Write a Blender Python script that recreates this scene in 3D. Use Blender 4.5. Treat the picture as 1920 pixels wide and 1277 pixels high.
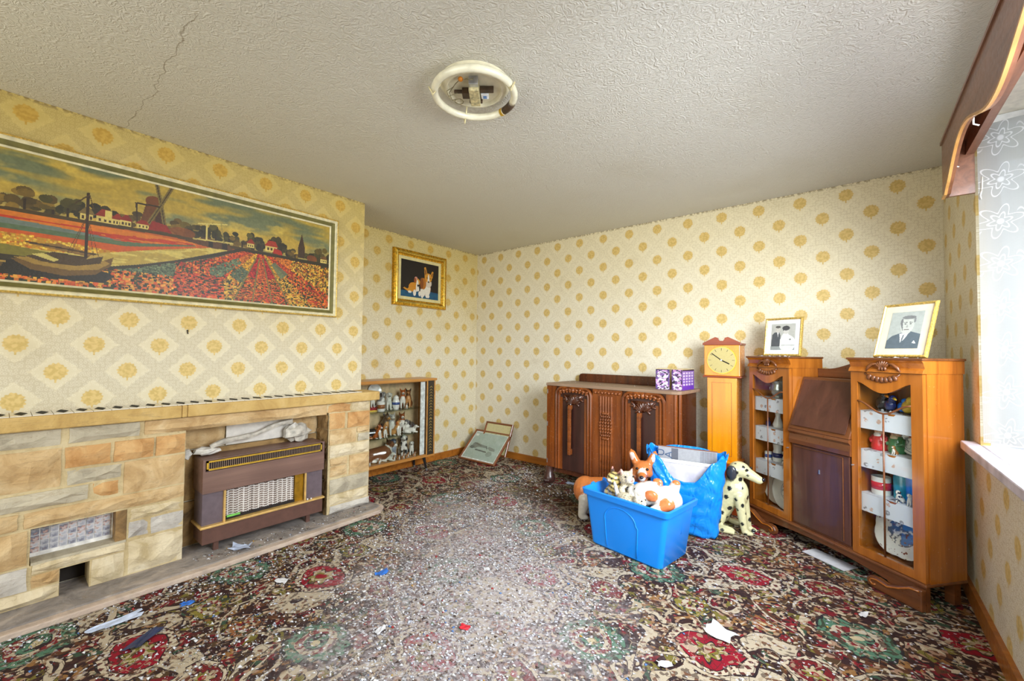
import bpy, math, random
import numpy as np
from mathutils import Vector, Matrix, Euler

for _o in list(bpy.data.objects):
    bpy.data.objects.remove(_o)
D = bpy.data
SC = bpy.context.scene
COL = SC.collection
random.seed(11)
RNG = np.random.default_rng(11)
PI = math.pi

# ------------------------------------------------------------------ camera
def make_camera():
    yaw, pit, rol = math.radians(39.24), math.radians(1.70), math.radians(0.637)
    f = Vector((-math.sin(yaw)*math.cos(pit), math.cos(yaw)*math.cos(pit), math.sin(pit)))
    r = Vector((math.cos(yaw), math.sin(yaw), 0))
    u = r.cross(f)
    r2 = math.cos(rol)*r + math.sin(rol)*u
    u2 = -math.sin(rol)*r + math.cos(rol)*u
    cam = D.cameras.new('camera')
    cam.sensor_width = 36.0
    cam.lens = 783.0/1920*36
    cam.clip_start = 0.02
    o = D.objects.new('camera', cam)
    m = Matrix((r2, u2, -f)).transposed().to_4x4()
    m.translation = Vector((3.5944, -3.7079, 1.194))
    o.matrix_world = m
    COL.objects.link(o)
    SC.camera = o
make_camera()

# ------------------------------------------------------------------ light
def area(name, loc, rot, sx, sy, energy, color):
    l = D.lights.new(name, 'AREA')
    l.shape = 'RECTANGLE'
    l.size, l.size_y = sx, sy
    l.energy = energy
    l.color = color
    o = D.objects.new(name, l)
    o.location = loc
    o.rotation_euler = rot
    COL.objects.link(o)
    return o

W = D.worlds.new('world')
SC.world = W
W.use_nodes = True
W.node_tree.nodes['Background'].inputs[0].default_value = (0.80, 0.90, 1.0, 1)
W.node_tree.nodes['Background'].inputs[1].default_value = 1.25
# daylight entering by the bay window (faces -x) and an added warm fill lamp behind the camera (faces +y)
# sky light slants down into the room, so the bay source is tipped towards the floor and the far corner
b_ = area('bay_daylight', (4.45, -2.25, 1.58), Vector((-0.78, 0.40, -0.44)).to_track_quat('-Z', 'Z').to_euler(), 1.7, 1.3, 104, (0.88, 0.94, 1.0))
b_.data.spread = math.radians(135)
area('rear_fill', (2.1, -5.27, 1.25), (PI/2, 0, 0), 3.0, 2.1, 28, (1.0, 0.94, 0.80))
SC.view_settings.view_transform = 'Standard'
SC.view_settings.look = 'None'
SC.view_settings.gamma = 1.0
SC.view_settings.use_curve_mapping = False
SC.view_settings.exposure = 0.32
SC.cycles.max_bounces = 6
SC.cycles.diffuse_bounces = 3
SC.cycles.glossy_bounces = 2
SC.cycles.transmission_bounces = 3
SC.cycles.transparent_max_bounces = 10
SC.cycles.use_light_tree = False
SC.cycles.adaptive_threshold = 0.03
SC.cycles.caustics_reflective = False
SC.cycles.caustics_refractive = False

# ------------------------------------------------------------------ node helpers
T = None
def lin1(c):
    c = c/255.0
    return c/12.92 if c <= 0.04045 else ((c+0.055)/1.055)**2.4
def lin(c):
    return (lin1(c[0]), lin1(c[1]), lin1(c[2]), 1.0)

class X:
    def __init__(s, k): s.k = k
    def __add__(s, o): return M('ADD', s, o)
    __radd__ = __add__
    def __sub__(s, o): return M('SUBTRACT', s, o)
    def __rsub__(s, o): return M('SUBTRACT', o, s)
    def __mul__(s, o): return M('MULTIPLY', s, o)
    __rmul__ = __mul__
    def __truediv__(s, o): return M('DIVIDE', s, o)
def put(inp, v):
    if isinstance(v, X): T.links.new(v.k, inp)
    elif isinstance(v, (tuple, list)):
        if len(v) == 3 and inp.type == 'RGBA': v = lin(v)
        inp.default_value = v
    else: inp.default_value = v
def M(op, *a):
    n = T.nodes.new('ShaderNodeMath'); n.operation = op
    for i, v in enumerate(a): put(n.inputs[i], v)
    return X(n.outputs[0])
def mn(a, b): return M('MINIMUM', a, b)
def mx(a, b): return M('MAXIMUM', a, b)
def ab(a): return M('ABSOLUTE', a)
def fr(a): return M('FRACT', a)
def lt(a, b): return M('LESS_THAN', a, b)
def ss(e0, e1, x):
    n = T.nodes.new('ShaderNodeMapRange'); n.interpolation_type = 'SMOOTHSTEP'
    put(n.inputs[0], x); n.inputs[1].default_value = e0; n.inputs[2].default_value = e1
    n.inputs[3].default_value = 0; n.inputs[4].default_value = 1
    return X(n.outputs[0])
def mix(f, a, b, mode='MIX'):
    n = T.nodes.new('ShaderNodeMix'); n.data_type = 'RGBA'; n.blend_type = mode
    put(n.inputs[0], f); put(n.inputs[6], a); put(n.inputs[7], b)
    return X(n.outputs[2])
def coord(kind='Object'):
    n = T.nodes.new('ShaderNodeTexCoord'); return X(n.outputs[kind])
def sep(v):
    n = T.nodes.new('ShaderNodeSeparateXYZ'); put(n.inputs[0], v)
    return X(n.outputs[0]), X(n.outputs[1]), X(n.outputs[2])
def comb(x, y, z):
    n = T.nodes.new('ShaderNodeCombineXYZ')
    for i, v in enumerate((x, y, z)): put(n.inputs[i], v)
    return X(n.outputs[0])
def scalev(v, s):
    n = T.nodes.new('ShaderNodeMapping'); put(n.inputs[0], v); n.inputs[3].default_value = s
    return X(n.outputs[0])
def noise(v, sc, det=2.0, rough=0.5, dist=0.0, col=False, dim='3D'):
    n = T.nodes.new('ShaderNodeTexNoise'); n.noise_dimensions = dim; put(n.inputs['Vector'], v)
    n.inputs['Scale'].default_value = sc; n.inputs['Detail'].default_value = det
    n.inputs['Roughness'].default_value = rough; n.inputs['Distortion'].default_value = dist
    return X(n.outputs[1 if col else 0])
def vor(v, sc, feat='F1', out=0, rnd=1.0, dim='3D'):
    n = T.nodes.new('ShaderNodeTexVoronoi'); n.feature = feat; n.voronoi_dimensions = dim
    put(n.inputs['Vector'], v)
    n.inputs['Scale'].default_value = sc; n.inputs['Randomness'].default_value = rnd
    if out == 'both': return X(n.outputs[0]), X(n.outputs[1])
    return X(n.outputs[out])
def ramp(f, stops, mode='LINEAR'):
    n = T.nodes.new('ShaderNodeValToRGB'); put(n.inputs[0], f)
    cr = n.color_ramp; cr.interpolation = mode
    while len(cr.elements) < len(stops): cr.elements.new(0.5)
    for e, (p, c) in zip(cr.elements, stops):
        e.position = p; e.color = lin(c)
    return X(n.outputs[0])
def bump(h, strength=0.3, dist=0.01):
    n = T.nodes.new('ShaderNodeBump'); n.inputs['Strength'].default_value = strength
    n.inputs['Distance'].default_value = dist; put(n.inputs['Height'], h)
    return X(n.outputs[0])
MATS = {}
def begin(name):
    global T
    m = D.materials.new(name); m.use_nodes = True
    T = m.node_tree
    MATS[name] = m
    return T.nodes['Principled BSDF']
def finish(p, col, rough=0.5, metal=0.0, nrm=None, coat=0.0, spec=None):
    put(p.inputs['Base Color'], col)
    put(p.inputs['Roughness'], rough)
    p.inputs['Metallic'].default_value = metal
    if coat: p.inputs['Coat Weight'].default_value = coat; p.inputs['Coat Roughness'].default_value = 0.08
    if spec is not None: p.inputs['Specular IOR Level'].default_value = spec
    if nrm is not None: put(p.inputs['Normal'], nrm)
def plain(name, c, rough=0.5, metal=0.0, var=0.12, sc=30, coat=0.0, bmp=0.0):
    p = begin(name)
    v = coord()
    n = noise(v, sc, 3)
    d = tuple(max(0, k*(1-var)) for k in c); l = tuple(min(255, k*(1+var)) for k in c)
    finish(p, ramp(n, [(0.3, d), (0.7, l)]), rough, metal, bump(n, bmp, 0.004) if bmp else None, coat)
    return MATS[name]
def wood(name, dark, light, axis='z', rough=0.35, coat=0.25, sc=22):
    p = begin(name)
    v = coord()
    s = {'x': (0.06, 1, 1), 'y': (1, 0.06, 1), 'z': (1, 1, 0.06)}[axis]
    g = noise(scalev(v, s), sc, 5, 0.6, 0.6)
    b = noise(v, 3.5, 2)
    c = mix(ss(0.35, 0.75, b)*0.45, ramp(g, [(0.30, dark), (0.72, light)]), dark)
    d = noise(v, 60, 3)
    finish(p, c, M('ADD', rough, (d-0.5)*0.25), 0, bump(g, 0.08, 0.003), coat)
    return MATS[name]
def attr_mat(name, rough=0.3, coat=0.0, bmp=0.0, sc=60):
    p = begin(name)
    n = T.nodes.new('ShaderNodeAttribute'); n.attribute_name = 'Col'
    c = X(n.outputs['Color'])
    v = coord()
    nz = noise(v, sc, 3)
    c2 = mix(0.25, c, mix(1.0, c, ramp(nz, [(0.25, (150, 148, 142)), (0.75, (255, 255, 255))]), 'MULTIPLY'))
    finish(p, c2, rough, 0, bump(nz, bmp, 0.003) if bmp else None, coat)
    return MATS[name]

# ------------------------------------------------------------------ mesh helpers
class MB:
    def __init__(s): s.v = []; s.f = []; s.m = []; s.c = None
    def add(s, v, f, m=0):
        o = len(s.v); s.v += [tuple(p) for p in v]
        s.f += [tuple(i+o for i in q) for q in f]; s.m += [m]*len(f)
        return s
    def box(s, x0, y0, z0, x1, y1, z1, m=0, rot=None, piv=None):
        v = [Vector(p) for p in ((x0,y0,z0),(x1,y0,z0),(x1,y1,z0),(x0,y1,z0),(x0,y0,z1),(x1,y0,z1),(x1,y1,z1),(x0,y1,z1))]
        if rot is not None:
            c = Vector(piv) if piv is not None else sum(v, Vector())/8
            R = Euler(rot).to_matrix()
            v = [c + R @ (p-c) for p in v]
        return s.add(v, [(0,3,2,1),(4,5,6,7),(0,1,5,4),(1,2,6,5),(2,3,7,6),(3,0,4,7)], m)
    def prism(s, poly, axis, lo, hi, m=0):
        def P(a, b, t): return {'x': (t, a, b), 'y': (a, t, b), 'z': (a, b, t)}[axis]
        n = len(poly)
        v = [P(a, b, lo) for a, b in poly] + [P(a, b, hi) for a, b in poly]
        f = [tuple(range(n-1, -1, -1)), tuple(range(n, 2*n))] + [(i, (i+1) % n, n+(i+1) % n, n+i) for i in range(n)]
        return s.add(v, f, m)
    def tube(s, pts, r, n=8, m=0, closed=False, squash=1.0):
        pts = [Vector(p) for p in pts]; k = len(pts)
        rs = r if isinstance(r, (list, tuple)) else [r]*k
        v = []; up = None
        for i, p in enumerate(pts):
            if closed: t = pts[(i+1) % k] - pts[i-1]
            else: t = pts[min(i+1, k-1)] - pts[max(i-1, 0)]
            if t.length < 1e-9: t = Vector((0, 0, 1))
            t.normalize()
            if up is None:
                up = Vector((0, 0, 1)) if abs(t.z) < 0.9 else Vector((1, 0, 0))
            a = t.cross(up)
            if a.length < 1e-6: a = t.cross(Vector((0.3, 1, 0.2)))
            a.normalize(); b = a.cross(t); up = b
            for j in range(n):
                w = 2*PI*j/n
                v.append(p + a*math.cos(w)*rs[i] + b*math.sin(w)*rs[i]*squash)
        f = []
        for i in range(k if closed else k-1):
            i2 = (i+1) % k
            for j in range(n):
                j2 = (j+1) % n
                f.append((i*n+j, i*n+j2, i2*n+j2, i2*n+j))
        if not closed:
            f.append(tuple(range(n-1, -1, -1))); f.append(tuple((k-1)*n+j for j in range(n)))
        return s.add(v, f, m)
    def lathe(s, prof, n=16, c=(0, 0, 0), m=0, sx=1.0, sy=1.0):
        v = []; k = len(prof)
        for r, z in prof:
            for j in range(n):
                w = 2*PI*j/n
                v.append((c[0]+r*sx*math.cos(w), c[1]+r*sy*math.sin(w), c[2]+z))
        f = [(i*n+j, i*n+(j+1) % n, (i+1)*n+(j+1) % n, (i+1)*n+j) for i in range(k-1) for j in range(n)]
        f.append(tuple(range(n-1, -1, -1))); f.append(tuple((k-1)*n+j for j in range(n)))
        return s.add(v, f, m)
    def ell(s, c, r, nu=12, nv=8, rot=None, m=0):
        if isinstance(r, (int, float)): r = (r, r, r)
        R = Euler(rot).to_matrix() if rot is not None else Matrix.Identity(3)
        v = []; c = Vector(c)
        for i in range(1, nv):
            th = PI*i/nv
            for j in range(nu):
                w = 2*PI*j/nu
                v.append(c + R @ Vector((r[0]*math.sin(th)*math.cos(w), r[1]*math.sin(th)*math.sin(w), r[2]*math.cos(th))))
        a = len(v); v.append(c + R @ Vector((0, 0, r[2]))); v.append(c + R @ Vector((0, 0, -r[2])))
        f = [(i*nu+j, (i+1)*nu+j, (i+1)*nu+(j+1) % nu, i*nu+(j+1) % nu) for i in range(nv-2) for j in range(nu)]
        f += [(a, j, (j+1) % nu) for j in range(nu)] + [(a+1, (nv-2)*nu+(j+1) % nu, (nv-2)*nu+j) for j in range(nu)]
        return s.add(v, f, m)
    def grid(s, fn, nu, nv, m=0, wrap=False):
        v = [fn(i/nu, j/nv) for j in range(nv+1) for i in range(nu+1)]
        f = [(j*(nu+1)+i, j*(nu+1)+i+1, (j+1)*(nu+1)+i+1, (j+1)*(nu+1)+i) for j in range(nv) for i in range(nu)]
        return s.add(v, f, m)
    def mesh(s, name, mats, smooth=False):
        me = D.meshes.new(name)
        me.from_pydata([tuple(p) for p in s.v], [], s.f)
        for k in (mats if isinstance(mats, (list, tuple)) else [mats]):
            me.materials.append(MATS[k] if isinstance(k, str) else k)
        if any(s.m): me.polygons.foreach_set('material_index', s.m)
        if smooth: me.polygons.foreach_set('use_smooth', [True]*len(me.polygons))
        me.update()
        return me
    def build(s, name, mats, parent=None, smooth=False, bevel=0, seg=2, angle=False):
        me = s.mesh(name, mats, smooth or angle)
        if angle:
            try: me.set_sharp_from_angle(angle=math.radians(40))
            except Exception: pass
        o = D.objects.new(name, me)
        COL.objects.link(o)
        if parent is not None: o.parent = parent
        if bevel:
            b = o.modifiers.new('bevel', 'BEVEL'); b.width = bevel; b.segments = seg
            b.limit_method = 'ANGLE'; b.angle_limit = math.radians(40)
        return o
def tag(o, label=None, cat=None, group=None, kind=None):
    if label: o['label'] = label
    if cat: o['category'] = cat
    if group: o['group'] = group
    if kind: o['kind'] = kind
    return o
def thing(name, loc, rz, label, cat, group=None, rot=None):
    o = D.objects.new(name, None)
    o.empty_display_size = 0.05
    COL.objects.link(o)
    o.location = loc
    o.rotation_euler = rot if rot is not None else (0, 0, rz)
    return tag(o, label, cat, group)
def struct(o): return tag(o, kind='structure')
def copy_tree(o, parent=None):
    c = o.copy(); COL.objects.link(c)
    if parent is not None: c.parent = parent
    for ch in list(o.children): copy_tree(ch, c)
    return c
def place(o, loc, rz=0.0, scale=1.0, rot=None):
    o.location = loc; o.rotation_euler = rot if rot is not None else (0, 0, rz)
    o.scale = (scale,)*3 if isinstance(scale, (int, float)) else scale
    return o
def arc(cx, cy, r, a0, a1, n, ry=None):
    ry = r if ry is None else ry
    return [(cx+r*math.cos(math.radians(a0+(a1-a0)*i/n)), cy+ry*math.sin(math.radians(a0+(a1-a0)*i/n))) for i in range(n+1)]
# ------------------------------------------------------------------ surface materials
def wallpaper():
    # horizontal wall coordinate = x - y, vertical = z: works for walls along either axis
    for nm, offu, axis, lat, warm_amt in (('wallpaper_x', -3.301, 'x', 0.22, 0.40), ('wallpaper_y', 3.53, 'y', 0.62, 0.85), ('wallpaper_alcove', 3.53, 'y', 0.22, 0.75), ('wallpaper_window', 3.53, 'y', 0.2, 0.1)):
        p = begin(nm)
        v0 = coord(); x, y, z = sep(v0)
        h = (x if axis == 'x' else y) + offu
        v = comb(h, z, 0.0)
        pu, pv = 0.2655, 0.277
        u = h/pu; w = (z-1.352+(0.138 if axis == 'x' else 0))/pv
        nz = noise(v, 55, 1.5, dim='2D')
        # two interleaved lattices of medallions
        def cell(du, dv):
            a = (fr(u+0.5+du)-0.5)*pu; b = (fr(w+0.5+dv)-0.5)*pv
            return a, b
        a0, b0 = cell(0, 0); a1, b1 = cell(0.5, 0.5)
        def medal(a, b):
            r = M('SQRT', a*a + (b*0.97)*(b*0.97))
            th = M('ARCTAN2', b, a)
            edge = 0.040 + M('SINE', th*15.0)*0.0022 + (nz-0.5)*0.012
            body = ss(0.003, -0.003, r-edge)
            stem = lt(ab(a), 0.0035)*lt(ab(b+0.046), 0.009)
            return mx(body, stem), r, th
        m0, r0, t0 = medal(a0, b0); m1, r1, t1 = medal(a1, b1)
        med = mx(m0, m1); rr = mn(r0, r1)
        dia = mn(ab(a0)*1.05+ab(b0), ab(a1)*1.05+ab(b1))   # diamond distance to nearest medallion
        ogee = ss(0.088, 0.104, dia + (nz-0.5)*0.022)
        rings = vor(comb(h, z, 0.0), 62, 'F1', 0, 0.55, '2D')
        dots = ss(0.16, 0.24, rings)*ss(0.44, 0.34, rings)
        base = mix(ogee*lat, (230, 222, 200) if axis == 'x' else (222, 211, 180), (196, 184, 156))
        base = mix(dots*ss(0.06, 0.09, dia)*(0.6 if lat < 0.5 else 0.25), base, (250, 246, 230))
        leaf = mix(ss(0.35, 0.65, nz), (204, 172, 88), (222, 192, 116))
        c = mix(med*0.88, base, leaf)
        big = noise(v, 2.2, 4, 0.62, dim='2D')
        dirt = ss(0.60, 0.78, big)
        c = mix(dirt*0.14, c, (150, 132, 96))
        warm_top = ss(0.9, 2.5, z+(big-0.5)*0.5)      # warm upper light painted into the paper, stronger to dim the chimney
        c = mix(warm_top*warm_amt, c, mix(1.0, c, (226, 204, 104), 'MULTIPLY'))
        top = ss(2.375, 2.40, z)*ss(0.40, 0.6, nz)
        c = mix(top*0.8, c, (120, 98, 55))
        finish(p, c, 0.62, 0, bump(rings, 0.14 if lat < 0.5 else 0.06, 0.003))
wallpaper()

p = begin('ceiling_paper')
v = coord()
sw = noise(v, 34, 1.5, 0.5, 2.6, dim='2D')
x, y, z = sep(v)
cr = ab(y + 3.30 + (noise(v, 5, 3, dim='2D')-0.5)*0.09)
crack = ss(0.0028, 0.0006, cr)*lt(x, 1.78)*1.0
st = ss(0.5, 0.8, noise(v, 1.3, 3, dim='2D'))
c = mix(st*0.25, (212, 209, 198), (192, 184, 160))
c = mix(ss(3.2, 0.5, x)*0.45, c, (206, 194, 150))  # warmer light away from the window painted into the ceiling colour
c = mix(crack*0.55, c, (120, 100, 60))
finish(p, c, 0.75, 0, bump(sw, 0.5, 0.011))

def carpet():
    p = begin('carpet')
    v = coord(); x, y, z = sep(v)
    wob = noise(v, 7, 1, 0.5, 0, True, '2D')
    wx, wy, _ = sep(wob)
    X0 = x + (wx-0.5)*0.06; Y0 = y + (wy-0.5)*0.06
    # small flower field
    vv = comb(X0, Y0, 0.0)
    celld, cellc = vor(vv, 24, 'F1', 'both', 1.0, '2D'); cr_, cg_, cb_ = sep(cellc)
    field = ramp(cr_, [(0.0, (60, 36, 30)), (0.18, (96, 58, 36)), (0.32, (58, 34, 34)), (0.44, (150, 108, 62)), (0.55, (122, 26, 36)),
                       (0.66, (84, 62, 40)), (0.76, (122, 112, 50)), (0.85, (184, 168, 140)), (0.93, (60, 84, 66))], 'CONSTANT')
    petal = vor(vv, 75, 'F1', 1, 1.0, '2D'); pr_, pg_, pb_ = sep(petal)
    field = mix(lt(pr_, 0.30), field, (48, 30, 30))
    field = mix(lt(pg_, 0.10), field, (200, 184, 158))
    field = mix(lt(pb_, 0.10), field, (150, 40, 44))
    field = mix(lt(celld, 0.010)*0.8, field, (210, 180, 120))
    # cream scroll ground
    scr = noise(vv, 3.1, 1, 0.4, 0.9, dim='2D')
    band = ab(scr-0.5)
    field = mix(lt(band, 0.036), field, (52, 36, 38))
    cream = mix(lt(pr_, 0.12), (196, 182, 158), (120, 84, 62))
    field = mix(lt(band, 0.027), field, cream)
    PX, PY = 0.86, 0.74
    def cell(ox, oy, rot=0.0):
        a = (fr((X0+ox)/PX)-0.5)*PX; b = (fr((Y0+oy)/PY)-0.5)*PY
        return a, b
    def octa(a, b, k=0.72):
        return mx(mx(ab(a), ab(b)), (ab(a)+ab(b))*k)
    def medallion(col, ox, oy, s, inner):
        a, b = cell(ox, oy)
        d = octa(a*0.8, b*1.1)
        out = mix(lt(d, s*1.30), col, (46, 32, 34))
        ck = lt(fr((a+b)*26), 0.5)*lt(fr((a-b)*26), 0.55)
        brd = mix(ck, (206, 192, 168), (96, 50, 46))
        out = mix(lt(d, s*1.24), out, brd)
        out = mix(lt(d, s*1.0), out, (46, 32, 34))
        out = mix(lt(d, s*0.95), out, inner)
        th = M('ARCTAN2', b, a); r = M('SQRT', a*a+b*b)
        ros = s*0.50 + M('SINE', th*8)*s*0.12
        out = mix(lt(r, ros*1.15), out, (46, 32, 40))
        out = mix(lt(r, ros), out, mix(lt(pr_, 0.5), (132, 122, 52), (190, 172, 140)))
        out = mix(lt(r, s*0.2), out, (150, 24, 40))
        return out
    def rosette(col, ox, oy, s, cgreen):
        a, b = cell(ox, oy)
        th = M('ARCTAN2', b, a); r = M('SQRT', a*a+b*b*1.2)
        e = s + ab(M('SINE', th*7))*s*0.13
        out = mix(lt(r, e*1.10), col, (42, 40, 44))
        out = mix(lt(r, e), out, mix(lt(pg_, 0.25), cgreen, (60, 70, 52)))
        out = mix(lt(r, s*0.70), out, mix(lt(pr_, 0.5), (196, 184, 160), (126, 40, 44)))
        out = mix(lt(r, s*0.42), out, mix(lt(pb_, 0.5), cgreen, (48, 36, 40)))
        out = mix(lt(r, s*0.16), out, (206, 190, 150))
        return out
    f2 = medallion(field, 0.74, 0.00, 0.105, (150, 18, 40))
    f2 = rosette(f2, 0.27, 0.26, 0.125, (86, 128, 104))
    f2 = medallion(f2, 0.40, 0.62, 0.07, (120, 30, 34))
    f2 = rosette(f2, 0.02, 0.47, 0.075, (140, 128, 54))
    f2 = rosette(f2, 0.60, 0.42, 0.06, (150, 96, 56))
    edge = vor(vv, 21, 'DISTANCE_TO_EDGE', 0, 1.0, '2D')
    f2 = mix(lt(edge, 0.030)*lt(cg_, 0.6)*0.6, f2, (50, 34, 36))
    f2 = mix(lt(edge, 0.02)*lt(0.7, cg_)*0.8, f2, (196, 178, 150))
    f2 = mix(lt(cb_, 0.07)*0.75, f2, field)
    f2 = mix(lt(pb_, 0.09)*0.7, f2, (176, 156, 128))
    f2 = mix(lt(0.88, pg_)*0.75, f2, (70, 46, 38))
    pile = noise(v, 420, 1, dim='2D')
    f2 = mix(0.30, f2, mix(1.0, f2, ramp(pile, [(0.3, (120, 112, 110)), (0.7, (255, 255, 255))]), 'MULTIPLY'))
    # trodden-in plaster dust with ragged outline
    ddx = x-2.05; ddy = y+2.10
    # long axis of the dusty track runs from the fireplace corner towards the viewer
    q1 = (ddx*0.66 - ddy*0.75)/1.45; q2 = (ddx*0.75+ddy*0.66)/0.68
    rad = M('SQRT', q1*q1+q2*q2)
    dn = noise(v, 3.0, 4, 0.65, dim='2D')
    dust = ss(1.35, 0.2, rad + (dn-0.5)*1.2)
    fine = ss(0.40, 0.62, noise(v, 46, 2, 0.7, dim='2D'))
    f3 = mix(dust*(0.34+fine*0.52), f2, (184, 177, 180))
    sp = vor(v, 120, 'F1', 1, 1.0, '2D'); s1, s2_, s3 = sep(sp)
    bits = lt(s1, 0.035 + dust*0.20)*ss(0.40, 0.52, dn+dust*0.25)
    f3 = mix(bits*0.85, f3, mix(s2_, (226, 228, 236), (120, 104, 104)))
    stain = ss(0.62, 0.30, M('SQRT', (x-1.72)*(x-1.72)+(y+0.62)*(y+0.62)*1.5) + (dn-0.5)*0.5)
    f3 = mix(stain*0.55, f3, (52, 38, 10))
    finish(p, f3, 0.85, 0, bump(pile, 0.5, 0.006), spec=0.25)
carpet()

def stone(name, base, lo, hi):
    p = begin(name)
    v = coord()
    n1 = noise(v, 7, 5, 0.6, 0.8); n2 = noise(v, 45, 4, 0.6)
    c = ramp(n1, [(0.28, lo), (0.5, base), (0.74, hi)])
    c = mix(ss(0.55, 0.75, n2)*0.25, c, lo)
    ve = noise(scalev(v, (1, 0.35, 1.6)), 9, 4, 0.6, 1.5)
    vein = ss(0.015, 0.0, ab(ve-0.5))
    c = mix(vein*0.3, c, (140, 116, 84))
    finish(p, c, 0.9, 0, bump(n1*1.0+n2*0.5, 0.7, 0.012))
stone('stone_tan', (204, 172, 124), (172, 136, 86), (224, 200, 156))
stone('stone_orange', (206, 160, 104), (178, 126, 70), (220, 184, 130))
stone('stone_grey', (192, 182, 158), (164, 154, 134), (208, 198, 176))
stone('stone_pale', (218, 202, 168), (186, 166, 124), (232, 220, 192))
stone('stone_cool', (200, 194, 184), (172, 166, 160), (214, 208, 198))
stone('mortar', (206, 186, 142), (178, 156, 112), (222, 206, 166))
stone('hearth_stone', (146, 138, 132), (104, 98, 96), (186, 172, 160))
stone('hearth_edge', (196, 176, 160), (160, 146, 134), (214, 196, 178))
stone('mantel_stone', (204, 170, 104), (182, 146, 84), (216, 186, 126))
stone('dark_stone', (150, 118, 74), (84, 64, 42), (190, 154, 100))  # darker stone for the opening's back, its jambs and the niche cheek

wood('skirting_wood', (150, 84, 24), (202, 128, 46), 'x', 0.4)
wood('pelmet_wood', (104, 62, 40), (158, 104, 72), 'y', 0.4)
wood('pelmet_edge', (186, 128, 62), (226, 176, 104), 'y', 0.4)
plain('sill_paint', (206, 202, 212), 0.45, 0, 0.12, 9)
plain('window_paint', (232, 232, 230), 0.4, 0, 0.05)
plain('plaster_white', (214, 206, 186), 0.8, 0, 0.06)

def glass(name, tint, refl=0.06):
    global T
    m = D.materials.new(name); m.use_nodes = True; T = m.node_tree; MATS[name] = m
    for n in list(T.nodes):
        if n.type != 'OUTPUT_MATERIAL': T.nodes.remove(n)
    tr = T.nodes.new('ShaderNodeBsdfTransparent'); tr.inputs[0].default_value = lin(tint)
    gl = T.nodes.new('ShaderNodeBsdfGlossy'); gl.inputs['Roughness'].default_value = 0.03
    lw = T.nodes.new('ShaderNodeLayerWeight'); lw.inputs[0].default_value = 0.5
    fz = M('POWER', X(lw.outputs['Facing']), 5.0)*0.9 + refl*0.5
    ms = T.nodes.new('ShaderNodeMixShader')
    T.links.new(fz.k, ms.inputs[0]); T.links.new(tr.outputs[0], ms.inputs[1]); T.links.new(gl.outputs[0], ms.inputs[2])
    out = [n for n in T.nodes if n.type == 'OUTPUT_MATERIAL'][0]
    T.links.new(ms.outputs[0], out.inputs[0])
glass('clear_glass', (252, 254, 253))
glass('shelf_glass', (238, 248, 244))

def lace():
    global T
    m = D.materials.new('lace'); m.use_nodes = True; T = m.node_tree; MATS['lace'] = m
    for n in list(T.nodes):
        if n.type != 'OUTPUT_MATERIAL': T.nodes.remove(n)
    v = coord(); x, y, z = sep(v)
    h = x - y
    pu = 0.17
    a = (fr(h/pu)-0.5)*pu; b = (fr(z/0.19)-0.5)*0.19
    r = M('SQRT', a*a+b*b); th = M('ARCTAN2', b, a)
    e1 = 0.030+M('SINE', th*6)*0.010
    ring = ss(0.005, 0.002, ab(r-e1)); ring2 = ss(0.004, 0.0015, ab(r-e1*1.9)); core = ss(0.016, 0.008, r)
    scr = ss(0.006, 0.002, ab(b+0.05*M('SINE', a*74.0)))*ss(0.06, 0.075, r)
    mesh_ = mx(lt(fr(h*260), 0.35), lt(fr(z*260), 0.35))
    dens = mx(mx(mx(ring, ring2), core), scr*0.7)
    cover = mn(0.86 + mesh_*0.06 + dens*0.14, 1.0)
    df = T.nodes.new('ShaderNodeBsdfDiffuse'); put(df.inputs[0], mix(dens, (186, 184, 180), (230, 230, 230)))
    tl = T.nodes.new('ShaderNodeBsdfTranslucent'); put(tl.inputs[0], mix(dens, (182, 184, 184), (226, 226, 226)))
    ad = T.nodes.new('ShaderNodeMixShader'); ad.inputs[0].default_value = 0.5
    T.links.new(df.outputs[0], ad.inputs[1]); T.links.new(tl.outputs[0], ad.inputs[2])
    tr = T.nodes.new('ShaderNodeBsdfTransparent')
    ms = T.nodes.new('ShaderNodeMixShader'); put(ms.inputs[0], cover)
    T.links.new(tr.outputs[0], ms.inputs[1]); T.links.new(ad.outputs[0], ms.inputs[2])
    out = [n for n in T.nodes if n.type == 'OUTPUT_MATERIAL'][0]
    T.links.new(ms.outputs[0], out.inputs[0])
lace()

# ------------------------------------------------------------------ room shell
RX, RY, RZ = 4.04, -5.3, 2.4       # window wall x, rear wall y, ceiling height
BY0, BY1, BD = -0.876, -3.45, 0.72 # bay opening along the window wall, bay depth
SILL, HEAD = 0.80, 2.30
def slab(name, mat, *b):
    mb = MB()
    for q in b: mb.box(*q)
    return struct(mb.build(name, mat))
slab('floor', 'carpet', (-0.15, RY-0.15, -0.1, RX+0.15, 0.15, 0.0))
slab('ceiling', 'ceiling_paper', (-0.15, RY-0.15, RZ, RX+BD+0.15, 0.15, RZ+0.1))
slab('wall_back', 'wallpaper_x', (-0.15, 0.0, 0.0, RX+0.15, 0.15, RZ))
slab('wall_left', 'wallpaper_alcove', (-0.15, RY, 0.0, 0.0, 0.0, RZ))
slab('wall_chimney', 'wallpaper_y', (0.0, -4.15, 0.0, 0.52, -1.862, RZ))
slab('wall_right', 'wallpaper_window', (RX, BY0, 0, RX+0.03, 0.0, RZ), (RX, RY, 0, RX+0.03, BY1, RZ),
     (RX, BY1, 0, RX+0.03, BY0, SILL-0.045), (RX, BY1, HEAD, RX+0.03, BY0, RZ))
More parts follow.
